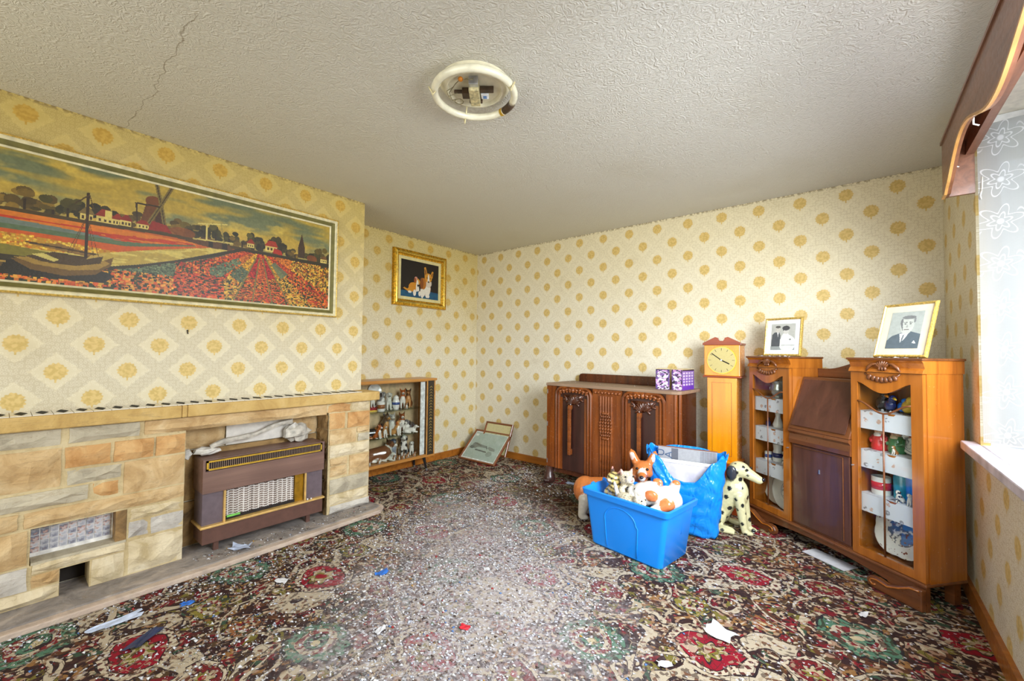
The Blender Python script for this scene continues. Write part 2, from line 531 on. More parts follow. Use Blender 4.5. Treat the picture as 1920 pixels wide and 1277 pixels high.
slab('wall_rear', 'wallpaper_x', (0, RY-0.12, 0, 0.55, RY, RZ), (3.65, RY-0.12, 0, RX, RY, RZ), (0.55, RY-0.12, 2.3, 3.65, RY, RZ))  # wide opening added behind the camera to let fill light in
slab('baseboard_back', 'skirting_wood', (0, -0.018, 0, RX, 0, 0.072))
slab('baseboard_left', 'skirting_wood', (0, -1.862, 0, 0.018, -0.018, 0.072))
slab('baseboard_right', 'skirting_wood', (RX-0.018, RY, 0, RX, -0.02, 0.085))
# bay: floor slab, head, outer window, side lights
def bay():
    slab('trim_1', 'window_paint', (RX+0.03, BY1-0.1, 0.0, RX+BD+0.06, BY0+0.1, SILL-0.045))
    slab('trim_2', 'plaster_white', (RX+0.03, BY1-0.1, HEAD, RX+BD+0.06, BY0+0.1, RZ))
    def window(name, p0, p1, nm):
        # frame between two plan points, with mullions and panes
        r = D.objects.new(name, None); COL.objects.link(r); struct(r)
        p0 = Vector(p0); p1 = Vector(p1); d = p1-p0; L = d.length
        r.location = (p0.x, p0.y, 0); r.rotation_euler = (0, 0, math.atan2(d.y, d.x))
        f = MB()
        f.box(0, -0.03, SILL, L, 0.03, SILL+0.05); f.box(0, -0.03, HEAD-0.05, L, 0.03, HEAD)
        f.build('window_frame', 'window_paint', r, bevel=0.004)
        for i in range(nm+1):
            MB().box(i*(L-0.05)/nm, -0.03, SILL+0.05, i*(L-0.05)/nm+0.05, 0.03, HEAD-0.05).build('mullion', 'window_paint', r, bevel=0.004)
        for i in range(nm):
            MB().box(i*(L-0.05)/nm+0.05, -0.004, SILL+0.05, (i+1)*(L-0.05)/nm, 0.004, HEAD-0.05).build('pane', 'clear_glass', r)
    window('window_1', (RX+BD, BY1), (RX+BD, BY0), 4)
    window('window_2', (RX+0.03, BY0+0.03), (RX+BD, BY0+0.03), 1)
    window('window_3', (RX+0.03, BY1-0.03), (RX+BD, BY1-0.03), 1)
bay()
s = MB()
s.box(3.988, BY1-0.1, SILL-0.04, RX+0.001, -0.782, SILL); s.box(RX+0.001, BY1, SILL-0.04, RX+BD-0.03, BY0, SILL)
o = s.build('trim_3', 'sill_paint', bevel=0.006); struct(o)
# ------------------------------------------------------------------ window dressing
plain('lace_thread', (236, 232, 220), 0.8)
def lace_panel(name, p0, p1, z0, z1, waves, amp, label):
    p0 = Vector(p0); p1 = Vector(p1); d = (p1-p0); L = d.length; d.normalize(); n = Vector((-d.y, d.x, 0))
    mb = MB()
    def fn(u, v):
        q = p0 + d*(u*L) + n*(amp*math.sin(u*waves*2*PI)*(0.5+0.5*(1-v)) + 0.006*math.sin(9*u+7*v))
        return (q.x, q.y, z0+(z1-z0)*v)
    mb.grid(fn, max(12, waves*10), 12)
    o = mb.build(name, 'lace', smooth=True)
    return tag(o, label, 'curtain')
lace_panel('lace_curtain', (4.044, BY0-0.03, 0), (RX+BD-0.07, BY0-0.03, 0), SILL+0.015, 2.26, 4, 0.012,
           'white lace net curtain hanging across the end of the window recess')
lace_panel('lace_curtain', (RX+BD-0.06, BY0-0.08, 0), (RX+BD-0.06, BY1+0.06, 0), SILL+0.015, 2.28, 14, 0.02,
           'white lace net curtain along the outer panes of the window bay')
mb = MB()
mb.tube([(4.058, -0.905, 2.02), (4.056, -0.912, 1.97), (4.050, -0.90, 1.92), (4.056, -0.898, 1.885)], 0.003, 6)
mb.tube([(4.056, -0.91, 1.96), (4.048, -0.925, 1.93), (4.052, -0.915, 1.915)], 0.0025, 6)
tag(mb.build('curtain_cord', 'lace_thread', smooth=True), 'frayed white cord dangling at the edge of the lace under the pelmet', 'cord')

def pelmet():
    t = thing('window_pelmet', (0, 0, 0), 0, 'brown wooden box pelmet with a wavy lower edge above the window', 'pelmet')
    xf, y0, y1, zt = 3.935, -0.872, -3.5, 2.215
    # outline of the front board in (y, z): straight drop at the end, then waves
    def low(s):
        if s < 0.10: return 1.955
        return 2.045 + 0.055*math.sin((s-0.10)*2*PI/0.95 - 0.9) - 0.03*math.exp(-((s-0.1)/0.16)**2)
    N = 70; L = y0-y1
    poly = [(y0, zt)] + [(y0-L*i/N, low(L*i/N)) for i in range(N+1)] + [(y1, zt)]
    MB().prism(poly, 'x', xf, xf+0.018).build('front_board', 'pelmet_wood', t)
    tr = MB()
    for i in range(N):
        a, b = L*i/N, L*(i+1)/N
        tr.add([(xf-0.004, y0-a, low(a)-0.004), (xf+0.006, y0-a, low(a)-0.004), (xf+0.006, y0-b, low(b)-0.004), (xf-0.004, y0-b, low(b)-0.004),
                (xf-0.004, y0-a, low(a)+0.006), (xf+0.006, y0-a, low(a)+0.006), (xf+0.006, y0-b, low(b)+0.006), (xf-0.004, y0-b, low(b)+0.006)],
               [(0,3,2,1),(4,5,6,7),(0,1,5,4),(2,3,7,6),(3,0,4,7),(1,2,6,5)])
    tr.build('edge_lipping', 'pelmet_edge', t)
    MB().box(xf+0.018, y0-0.016, 1.957, RX-0.001, y0, zt).build('end_board', 'pelmet_wood', t)
    MB().box(xf-0.006, y1, zt, RX-0.001, y0+0.006, zt+0.014).build('top_board', 'pelmet_wood', t)
    MB().box(RX-0.03, y1, 2.14, RX-0.001, y0-0.02, 2.21).build('back_rail', 'pelmet_wood', t)
    for k, (yy, zz) in enumerate(((-0.95, 2.08), (-1.35, 2.10))):
        MB().tube([(xf+0.03, yy, zz+0.05), (xf+0.03, yy, zz), (xf+0.045, yy, zz-0.01)], 0.003, 6).build('hook', 'lace_thread', t)
pelmet()

# ------------------------------------------------------------------ stone fireplace
p = begin('grate_tile')
v = coord(); oi = T.nodes.new('ShaderNodeObjectInfo')
n = noise(v, 70, 2)
rv = X(oi.outputs['Random'])
c_ = ramp(M('FRACT', n*1.4 + rv*3.0), [(0.0, (206, 206, 212)), (0.35, (170, 172, 184)), (0.6, (120, 122, 138)), (0.75, (196, 160, 150)), (1.0, (214, 214, 218))])
finish(p, c_, 0.25, 0, None, 0.3)
plain('hole_shade', (44, 38, 34), 0.9)
plain('grout_white', (228, 226, 222), 0.8)
plain('white_glaze', (226, 220, 206), 0.2, 0, 0.06, 30)
plain('black_glaze', (10, 10, 12), 0.55, 0, 0.2, 30)
MATS['black_glaze'].node_tree.nodes['Principled BSDF'].inputs['Specular IOR Level'].default_value = 0.1
def stone_block(y0, y1, z0, z1, x0, x1, mat, parent, rough=0.008, name='stone'):
    ny = max(3, int((y1-y0)/0.045)); nz = max(3, int((z1-z0)/0.04))
    ny, nz = min(ny, 9), min(nz, 4)
    ph = random.uniform(0, 50)
    mb = MB()
    idx = {}
    for j in range(nz+1):
        for i in range(ny+1):
            u, w = i/ny, j/nz
            e = min(i, ny-i, j, nz-j)
            xx = x1 - (0.010 if e == 0 else 0.0) + (random.uniform(-rough, rough) if e else random.uniform(-0.003, 0.0))
            yy = y0+(y1-y0)*u + (random.uniform(-0.006, 0.006) if 0 < i < ny else random.uniform(-0.0025, 0.0025))
            zz = z0+(z1-z0)*w + (random.uniform(-0.005, 0.005) if 0 < j < nz else random.uniform(-0.002, 0.002))
            idx[i, j] = len(mb.v); mb.v.append((xx, yy, zz))
    for j in range(nz):
        for i in range(ny):
            a, b, c, d = idx[i, j], idx[i+1, j], idx[i+1, j+1], idx[i, j+1]
            if random.random() < 0.5: mb.f += [(a, b, c), (a, c, d)]
            else: mb.f += [(a, b, d), (b, c, d)]
    rim = [(i, 0) for i in range(ny)] + [(ny, j) for j in range(nz)] + [(i, nz) for i in range(ny, 0, -1)] + [(0, j) for j in range(nz, 0, -1)]
    back = []
    for k in rim:
        v = mb.v[idx[k]]; back.append(len(mb.v)); mb.v.append((x0, v[1], v[2]))
    n = len(rim)
    for k in range(n):
        mb.f.append((idx[rim[k]], back[k], back[(k+1) % n], idx[rim[(k+1) % n]]))
    mb.m = [0]*len(mb.f)
    return mb.build(name, mat, parent)

def fireplace():
    t = thing('stone_fireplace', (0, 0, 0), 0, 'rough sandstone fireplace surround with a long stone mantel shelf', 'fireplace')
    xb, xf = 0.655, 0.708
    tan, org, gry, pal, col = 'stone_tan', 'stone_orange', 'stone_grey', 'stone_pale', 'stone_cool'
    L = [(-3.88, -3.515, .738, .812, gry), (-3.49, -3.232, .742, .812, gry), (-3.9, -3.508, .545, .722, tan), (-3.499, -3.34, .622, .720, org),
         (-3.33, -3.174, .622, .722, org), (-3.166, -3.036, .622, .724, org), (-3.49, -3.298, .540, .608, gry), (-3.289, -3.037, .452, .610, tan),
         (-3.95, -3.416, .460, .530, gry), (-3.404, -3.301, .458, .528, org), (-3.62, -3.036, .376, .444, tan), (-3.80, -3.635, .376, .445, tan),
         (-3.85, -3.602, .210, .362, tan), (-3.264, -3.036, .308, .366, pal), (-3.264, -3.185, .220, .298, col), (-3.176, -3.034, .213, .298, col),
         (-3.264, -3.034, .034, .202, pal), (-3.80, -3.600, .100, .200, col), (-3.85, -3.500, .034, .092, pal), (-3.590, -3.274, .164, .204, pal),
         (-3.590, -3.500, .100, .156, tan), (-3.396, -3.274, .034, .156, pal),
         # further left, outside the picture
         (-4.12, -3.90, .738, .812, tan), (-4.12, -3.915, .545, .722, gry), (-4.12, -3.965, .460, .530, org), (-4.12, -3.81, .376, .445, pal),
         (-4.12, -3.865, .210, .362, col), (-4.12, -3.815, .100, .200, tan), (-4.12, -3.865, .034, .092, gry),
         # right pillar
         (-2.210, -2.091, .631, .744, org), (-2.070, -1.890, .628, .738, org), (-2.207, -2.001, .520, .622, tan), (-1.993, -1.890, .584, .622, tan),
         (-1.988, -1.890, .518, .574, gry), (-2.204, -1.890, .430, .510, pal), (-2.197, -2.066, .368, .420, tan), (-2.196, -2.066, .290, .360, tan),
         (-2.050, -1.888, .282, .420, tan), (-2.198, -1.888, .166, .272, gry), (-2.196, -1.890, .088, .158, pal), (-2.195, -1.880, .034, .082, col),
         (-2.225, -2.047, .752, .814, org), (-2.038, -1.892, .748, .814, pal)]
    for y0, y1, z0, z1, m in L:
        stone_block(y0+0.002, y1-0.002, z0, z1, xb, xf+random.uniform(-0.004, 0.006), m, t)
    stone_block(-3.215, -2.230, .742, .812, 0.56, xf+0.004, tan, t, 0.009, 'lintel_stone')
    # mortar bed behind the stones, leaving the fire opening, the tiled niche and the ash hole open
    mb = MB(); x0, x1 = 0.521, 0.694
    for b in ((-4.12, -3.596, .03, .815), (-3.596, -3.27, .368, .815), (-3.596, -3.27, .155, .204), (-3.596, -3.50, .03, .155), (-3.40, -3.27, .03, .155),
              (-3.27, -3.036, .03, .815), (-2.212, -1.885, .03, .815), (-3.036, -2.212, .755, .815)):
        mb.box(x0, b[0], b[2], x1, b[1], b[3])
    mb.build('mortar_bed', 'mortar', t)
    # back of the fire opening, stones seen above the fire
    for y0, y1, z0, z1 in ((-3.03, -2.80, .60, .75), (-2.79, -2.50, .60, .75), (-2.49, -2.22, .60, .75), (-3.03, -2.22, .30, .59), (-3.03, -2.22, .034, .29)):
        stone_block(y0, y1, z0, z1, 0.522, 0.548, 'dark_stone' if z1 < 0.6 else tan, t, 0.005, 'back_stone')
    # ragged jamb stones inside the opening
    for z0, z1 in ((.034, .16), (.165, .27), (.275, .42), (.425, .52), (.525, .63), (.635, .74)):
        mbj = MB()
        mbj.grid(lambda u, w: (0.55+0.15*u, -2.212-0.004-random.uniform(0, 0.014), z0+(z1-z0)*w), 6, 4)
        mbj.build('jamb_stone', 'dark_stone', t)
    # tiled niche
    MB().box(0.60, -3.596, .204, 0.612, -3.27, .368).build('niche_back', 'grout_white', t)
    tile = None
    for r in range(5):
        for c in range(9):
            y = -3.592 + c*0.0305; z = .236 + r*0.0262
            if tile is None:
                tile = MB().box(0, 0, 0, 0.004, 0.0265, 0.0228).build('niche_tile', 'grate_tile', t); o = tile
            else:
                o = tile.copy(); COL.objects.link(o); o.parent = t
            o.location = (0.612, y, z)
    MB().box(0.612, -3.592, .204, 0.70, -3.272, .216).build('niche_sill', 'stone_grey', t)
    MB().box(0.612, -3.312, .216, 0.694, -3.271, .368).build('niche_cheek', 'dark_stone', t)
    MB().box(0.5205, -3.50, .031, 0.53, -3.40, .154).build('ash_hole_shade', 'hole_shade', t)  # dark sheet standing in for the shade inside the hole
    # hearth slab
    hs = MB(); pts = [(0.53, -4.3), (0.868, -4.3), (0.872, -2.9), (0.838, -1.93), (0.80, -1.852), (0.74, -1.85), (0.53, -1.87)]
    hs.prism(pts, 'z', 0.0, 0.03); hs.build('hearth_slab', 'hearth_stone', t, bevel=0.006)
    he = MB(); pts = [(0.8685, -4.3), (0.918, -4.3), (0.922, -2.9), (0.884, -1.90), (0.82, -1.83), (0.74, -1.828), (0.74, -1.8495), (0.8003, -1.8515), (0.8385, -1.93), (0.8725, -2.9)]
    he.prism(pts, 'z', 0.0, 0.026); he.build('hearth_kerb', 'hearth_edge', t, bevel=0.005)
    # mantel shelf in sections
    for a, b in ((-4.2, -3.065), (-3.0645, -3.04), (-3.0395, -1.826)):
        MB().box(0.521, a, 0.818, 0.735, b, 0.884).build('mantel_slab', 'mantel_stone', t, bevel=0.006)
    # tiles on the mantel top, each a white tile with a black lozenge
    w = 0.0655; ya = -4.0
    base = loz = None; k = 0
    while ya + w < -1.96:
        if base is None:
            base = MB().box(0, 0, 0, 0.185, w-0.002, 0.004).build('mantel_tile', 'white_glaze', t)
            loz = MB().prism([(0.02, w/2), (0.0925, 0.012), (0.165, w/2), (0.0925, w-0.012)], 'z', 0.004, 0.0052).build('lozenge', 'black_glaze', base)
            o = base
        else:
            o = base.copy(); COL.objects.link(o); o.parent = t
            q = loz.copy(); COL.objects.link(q); q.parent = o
        o.location = (0.535, ya, 0.8845)
        ya += w
fireplace()

# ------------------------------------------------------------------ gas fire
wood('fire_teak', (104, 76, 66), (140, 108, 94), 'y', 0.45, 0.1)
plain('fire_plum', (104, 90, 96), 0.5, 0, 0.06)
plain('fire_brown', (98, 68, 58), 0.45, 0, 0.06)
plain('brass', (228, 186, 70), 0.3, 0.7, 0.08)
plain('brass_dull', (176, 132, 36), 0.35, 0.7, 0.12)
plain('gold_paint', (216, 176, 104), 0.4, 0.2, 0.08)
plain('dark_inside', (30, 24, 22), 0.8)
plain('vent_slat', (120, 100, 86), 0.4, 0.3)
plain('soot', (40, 34, 32), 0.9)
p = begin('radiant')
v = coord(); x, y, z = sep(v)
a = fr(y*36); b = fr(z*72 + 0.25*M('SINE', y*113.0))
hole = ss(0.06, 0.16, a)*ss(0.98, 0.86, a)*ss(0.22, 0.42, b)*ss(0.92, 0.72, b)
c = mix(hole*0.85, (236, 230, 224), mix(ss(0.4, 0.9, b), (120, 84, 62), (60, 40, 34)))
finish(p, c, 0.8, 0, bump(hole*-1.0, 0.6, 0.006))
plain('green_plastic', (120, 196, 92), 0.4)
def gas_fire():
    # local frame: x = out of the wall, y along, origin at the left rear foot
    t = thing('gas_fire', (0.56, -2.962, 0.03), 0, 'old teak and plum gas fire with a brass grille standing in the fireplace opening', 'gas fire')
    xf = 0.18; L = 0.70
    z = lambda h: h-0.03
    MB().box(0.0, 0.0, z(.373), xf-0.012, L, z(.565)).build('hood', 'fire_teak', t, bevel=0.004)
    h = MB()
    h.box(xf-0.012, 0.0, z(.373), xf, L, z(.497)); h.box(xf-0.012, 0, z(.497), xf, 0.012, z(.565)); h.box(xf-0.012, L-0.014, z(.497), xf, L, z(.565)); h.box(xf-0.012, 0.012, z(.560), xf, L-0.014, z(.565))
    h.build('hood_front', 'fire_teak', t)
    g = MB(); f0, f1, g0, g1 = 0.016, L-0.02, z(.503), z(.557)
    for b in ((f0, g0, f1, g0+0.009), (f0, g1-0.009, f1, g1), (f0, g0, f0+0.009, g1), (f1-0.009, g0, f1, g1)):
        g.box(xf-0.004, b[0], b[1], xf+0.006, b[2], b[3])
    gr = g.build('grille', 'brass', t)
    MB().box(xf-0.0119, f0+0.009, g0+0.009, xf-0.009, f1-0.009, g1-0.009).build('grille_dark', 'dark_inside', t)
    sl = None; n = 62
    for i in range(n):
        y = f0+0.014 + (f1-f0-0.028)*i/(n-1)
        if sl is None:
            sl = MB().box(xf-0.009, -0.0022, g0+0.009, xf-0.001, 0.0022, g1-0.009).build('slat', 'vent_slat', gr); o = sl
        else: o = sl.copy(); COL.objects.link(o); o.parent = gr
        o.location = (0, y, 0)
    MB().box(0.01, 0.006, z(.185), xf-0.02, 0.108, z(.373)).build('side_panel', 'fire_plum', t)
    MB().box(0.01, L-0.116, z(.185), xf-0.02, L-0.002, z(.373)).build('side_panel', 'fire_plum', t)
    MB().box(0.01, 0.108, z(.185), 0.06, L-0.116, z(.373)).build('fire_box', 'dark_inside', t)
    MB().box(xf-0.02, 0.108, z(.185), xf-0.004, 0.118, z(.37)).build('brass_strip', 'gold_paint', t)
    MB().box(xf-0.02, L-0.126, z(.185), xf-0.004, L-0.116, z(.37)).build('brass_strip', 'gold_paint', t)
    MB().box(0.06, 0.520, z(.19), xf-0.028, 0.574, z(.37)).build('brass_cheek', 'brass_dull', t)
    for a, b in ((0.128, 0.268), (0.270, 0.402), (0.404, 0.518)):
        r = MB()
        n = 12
        r.grid(lambda u, w, a=a, b=b: (xf-0.045+0.006*math.sin(u*n*PI)**2, a+(b-a)*u, z(.205)+(.152)*w), 24, 6)
        r.box(0.08, a, z(.205), xf-0.046, b, z(.357))
        r.build('radiant', 'radiant', t)
    MB().box(0.08, 0.122, z(.190), xf-0.03, 0.575, z(.203)).build('radiant_rail', 'soot', t)
    MB().box(xf-0.03, 0.13, z(.203), xf-0.022, 0.20, z(.214)).build('green_strip', 'green_plastic', t)
    MB().box(0.0, -0.006, z(.176), xf+0.008, L+0.006, z(.188)).build('trim_strip', 'gold_paint', t, bevel=0.002)
    MB().box(0.01, 0.006, z(.085), xf-0.002, L-0.004, z(.176)).build('plinth', 'fire_brown', t, bevel=0.003)
    for y in (0.07, 0.60):
        MB().box(xf-0.05, y, 0, xf-0.03, y+0.025, z(.086)).build('foot', 'fire_brown', t)
    for y, r in ((0.592, 0.006), (0.616, 0.005)):
        MB().ell((xf+0.0, y, z(.188)+r), r, 8, 6).build('knob', 'grout_white', t, smooth=True)
gas_fire()

# litter stuffed above the fire: board, rolled polythene, crumpled paper
plain('white_board', (222, 216, 206), 0.6, 0, 0.05)
plain('paper', (214, 210, 202), 0.7, 0, 0.10, 20)
plain('poly_grey', (190, 184, 172), 0.3, 0, 0.15, 30)
mb = MB().box(0.553, -2.80, 0.60, 0.557, -2.40, 0.735)
tag(mb.build('white_board', 'white_board'), 'sheet of white board propped behind the gas fire', 'board')
def crumple(name, c, r, n, mat, label, cat, seed, group=None, thick=0.0):
    rnd = random.Random(seed); mb = MB()
    cx, cy, cz = c
    nu, nv = n
    pts = {}
    for j in range(nv+1):
        for i in range(nu):
            th = PI*j/nv; w = 2*PI*i/nu
            k = 0.72+rnd.random()*0.5 if 0 < j < nv else 0.9
            pts[i, j] = (cx+r[0]*math.sin(th)*math.cos(w)*k, cy+r[1]*math.sin(th)*math.sin(w)*k, cz+r[2]*math.cos(th)*k)
    v = []; ix = {}
    for j in range(nv+1):
        for i in range(nu):
            ix[i, j] = len(v); v.append(pts[i, j])
    f = []
    for j in range(nv):
        for i in range(nu):
            a, b, c_, d = ix[i, j], ix[(i+1) % nu, j], ix[(i+1) % nu, j+1], ix[i, j+1]
            f += [(a, d, b), (b, d, c_)]
    mb.add(v, f)
    return tag(mb.build(name, mat), label, cat, group)
crumple('crumpled_paper', (0.615, -2.395, 0.635), (0.05, 0.085, 0.062), (11, 8), 'poly_grey', 'crumpled grey paper ball on the right end of the gas fire top', 'paper', 3)
crumple('crumpled_paper', (0.615, -2.915, 0.592), (0.045, 0.065, 0.026), (10, 7), 'paper', 'flattened wad of white paper on the left end of the gas fire top', 'paper', 4)
crumple('crumpled_paper', (0.60, -3.015, 0.585), (0.03, 0.035, 0.03), (9, 6), 'paper', 'small torn white paper wedged left of the gas fire', 'paper', 5)
mb = MB(); pts = []
rs = []
for i in range(15):
    u = i/14
    pts.append((0.625+0.01*math.sin(7*u), -2.90+0.46*u, 0.615+0.095*u+0.01*math.sin(9*u))); rs.append(0.013+0.006*math.sin(11*u)**2)
mb.tube(pts, rs, 7)
tag(mb.build('rolled_polythene', 'poly_grey'), 'twisted roll of grey polythene lying across the white board', 'polythene')

mb = MB(); mb.tube([(0.5205, -3.006, 1.306), (0.532, -3.006, 1.306)], 0.004, 8); mb.tube([(0.530, -3.006, 1.306), (0.532, -3.006, 1.292), (0.537, -3.006, 1.286)], 0.003, 6)
tag(mb.build('wall_nail', 'soot'), 'bent black nail left in the wallpaper above the mantel', 'nail')
# ------------------------------------------------------------------ painted panels (vertex colours on a fine grid)
attr_mat('oil_paint', 0.45, 0.0, 0.25, 90)
attr_mat('photo_print', 0.35)
attr_mat('printed_card', 0.4)
class Img:
    def __init__(s, nx, ny, asp, bg=(128, 128, 128), seed=1):
        s.nx, s.ny, s.asp = nx, ny, asp            # coordinates: u in 0..asp, v in 0..1 (up)
        s.a = np.zeros((ny, nx, 3)); s.a[:] = bg
        s.U, s.V = np.meshgrid((np.arange(nx)+0.5)/nx*asp, (np.arange(ny)+0.5)/ny)
        s.r = np.random.default_rng(seed)
    def put(s, m, c, al=1.0):
        m = (m*al)[..., None] if m.dtype != bool else (m.astype(float)*al)[..., None]
        s.a = s.a*(1-m)+np.array(c, float)*m
    def noise(s, fu, fv, oct=3):
        out = np.zeros((s.ny, s.nx)); amp = 1; tot = 0
        for o in range(oct):
            gx, gy = int(max(2, fu*s.asp*2**o))+2, int(max(2, fv*2**o))+2
            g = s.r.random((gy, gx))
            x = s.U/s.asp*(gx-1.001); y = s.V*(gy-1.001)
            i = x.astype(int); j = y.astype(int); fx = x-i; fy = y-j
            fx = fx*fx*(3-2*fx); fy = fy*fy*(3-2*fy)
            out += amp*((g[j, i]*(1-fx)+g[j, i+1]*fx)*(1-fy)+(g[j+1, i]*(1-fx)+g[j+1, i+1]*fx)*fy)
            tot += amp; amp *= 0.5
        return out/tot
    def poly(s, pts, c, al=1.0):
        m = np.zeros((s.ny, s.nx), bool); n = len(pts)
        for k in range(n):
            x0, y0 = pts[k]; x1, y1 = pts[(k+1) % n]
            if y0 == y1: continue
            cond = ((s.V >= min(y0, y1)) & (s.V < max(y0, y1)))
            xi = x0+(s.V-y0)*(x1-x0)/(y1-y0)
            m ^= cond & (s.U < xi)
        s.put(m, c, al); return m
    def ell(s, cx, cy, rx, ry, c, al=1.0, rot=0.0, soft=0.0):
        ca, sa = math.cos(rot), math.sin(rot)
        du, dv = s.U-cx, s.V-cy
        d = ((du*ca+dv*sa)/rx)**2+((-du*sa+dv*ca)/ry)**2
        if soft: s.put(np.clip((1-d)/soft, 0, 1), c, al)
        else: s.put(d < 1, c, al)
    def line(s, x0, y0, x1, y1, w, c, al=1.0):
        dx, dy = x1-x0, y1-y0; L2 = dx*dx+dy*dy+1e-12
        t = np.clip(((s.U-x0)*dx+(s.V-y0)*dy)/L2, 0, 1)
        d = np.hypot(s.U-x0-t*dx, s.V-y0-t*dy)
        s.put(d < w/2, c, al)
    def rect(s, x0, y0, x1, y1, c, al=1.0):
        s.put((s.U >= x0) & (s.U < x1) & (s.V >= y0) & (s.V < y1), c, al)
    def stipple(s, mask, n, size, cols, grow=0.0, vref=0.5):
        jj, ii = np.nonzero(mask)
        if len(jj) == 0: return
        pick = s.r.integers(0, len(jj), n)
        order = np.argsort(-jj[pick])
        H, Wd = s.ny, s.nx
        px = s.asp/s.nx
        for k in pick[order]:
            v = jj[k]/H
            sz = size*(1+grow*(vref-v))
            rx = max(1, int(sz/px)); ry = max(1, int(sz*1.25*H))
            i, j = ii[k], jj[k]
            c = np.array(cols[s.r.integers(0, len(cols))], float)*(0.85+0.3*s.r.random())
            s.a[max(0, j-ry//2):j+ry//2+1, max(0, i-rx//2):i+rx//2+1] = np.clip(c, 0, 255)
def panel(name, img, w, h, mat, parent, at, ax='y', flip=False):
    """Grid panel: local width along +ax ('x' or 'y'), height along z, facing -y (ax x) or +x (ax y)."""
    nx, ny = img.nx, img.ny
    xs = np.linspace(0, w, nx+1); zs = np.linspace(0, h, ny+1)
    A, Z = np.meshgrid(xs, zs)
    n = (nx+1)*(ny+1)
    co = np.zeros((n, 3))
    if ax == 'y': co[:, 0] = at[0]; co[:, 1] = at[1]+A.ravel(); co[:, 2] = at[2]+Z.ravel()
    else: co[:, 0] = at[0]+A.ravel(); co[:, 1] = at[1]; co[:, 2] = at[2]+Z.ravel()
    i, j = np.meshgrid(np.arange(nx), np.arange(ny))
    a = (j*(nx+1)+i).ravel()
    q = np.stack([a, a+1, a+nx+2, a+nx+1], 1)
    me = D.meshes.new(name)
    me.vertices.add(n); me.vertices.foreach_set('co', co.ravel())
    me.loops.add(4*len(q)); me.loops.foreach_set('vertex_index', q.ravel().astype(np.int32))
    me.polygons.add(len(q)); me.polygons.foreach_set('loop_start', np.arange(0, 4*len(q), 4, dtype=np.int32))
    me.polygons.foreach_set('loop_total', np.full(len(q), 4, dtype=np.int32))
    me.update(calc_edges=True)
    c = np.clip(img.a/255.0, 0, 1)
    c = np.where(c <= 0.04045, c/12.92, ((c+0.055)/1.055)**2.4).reshape(-1, 3)
    fc = np.concatenate([c, np.ones((len(c), 1))], 1)
    at_ = me.attributes.new('Col', 'FLOAT_COLOR', 'CORNER')
    at_.data.foreach_set('color', np.repeat(fc, 4, axis=0).ravel().astype(np.float32))
    me.materials.append(MATS[mat])
    o = D.objects.new(name, me); COL.objects.link(o)
    if parent is not None: o.parent = parent
    return o

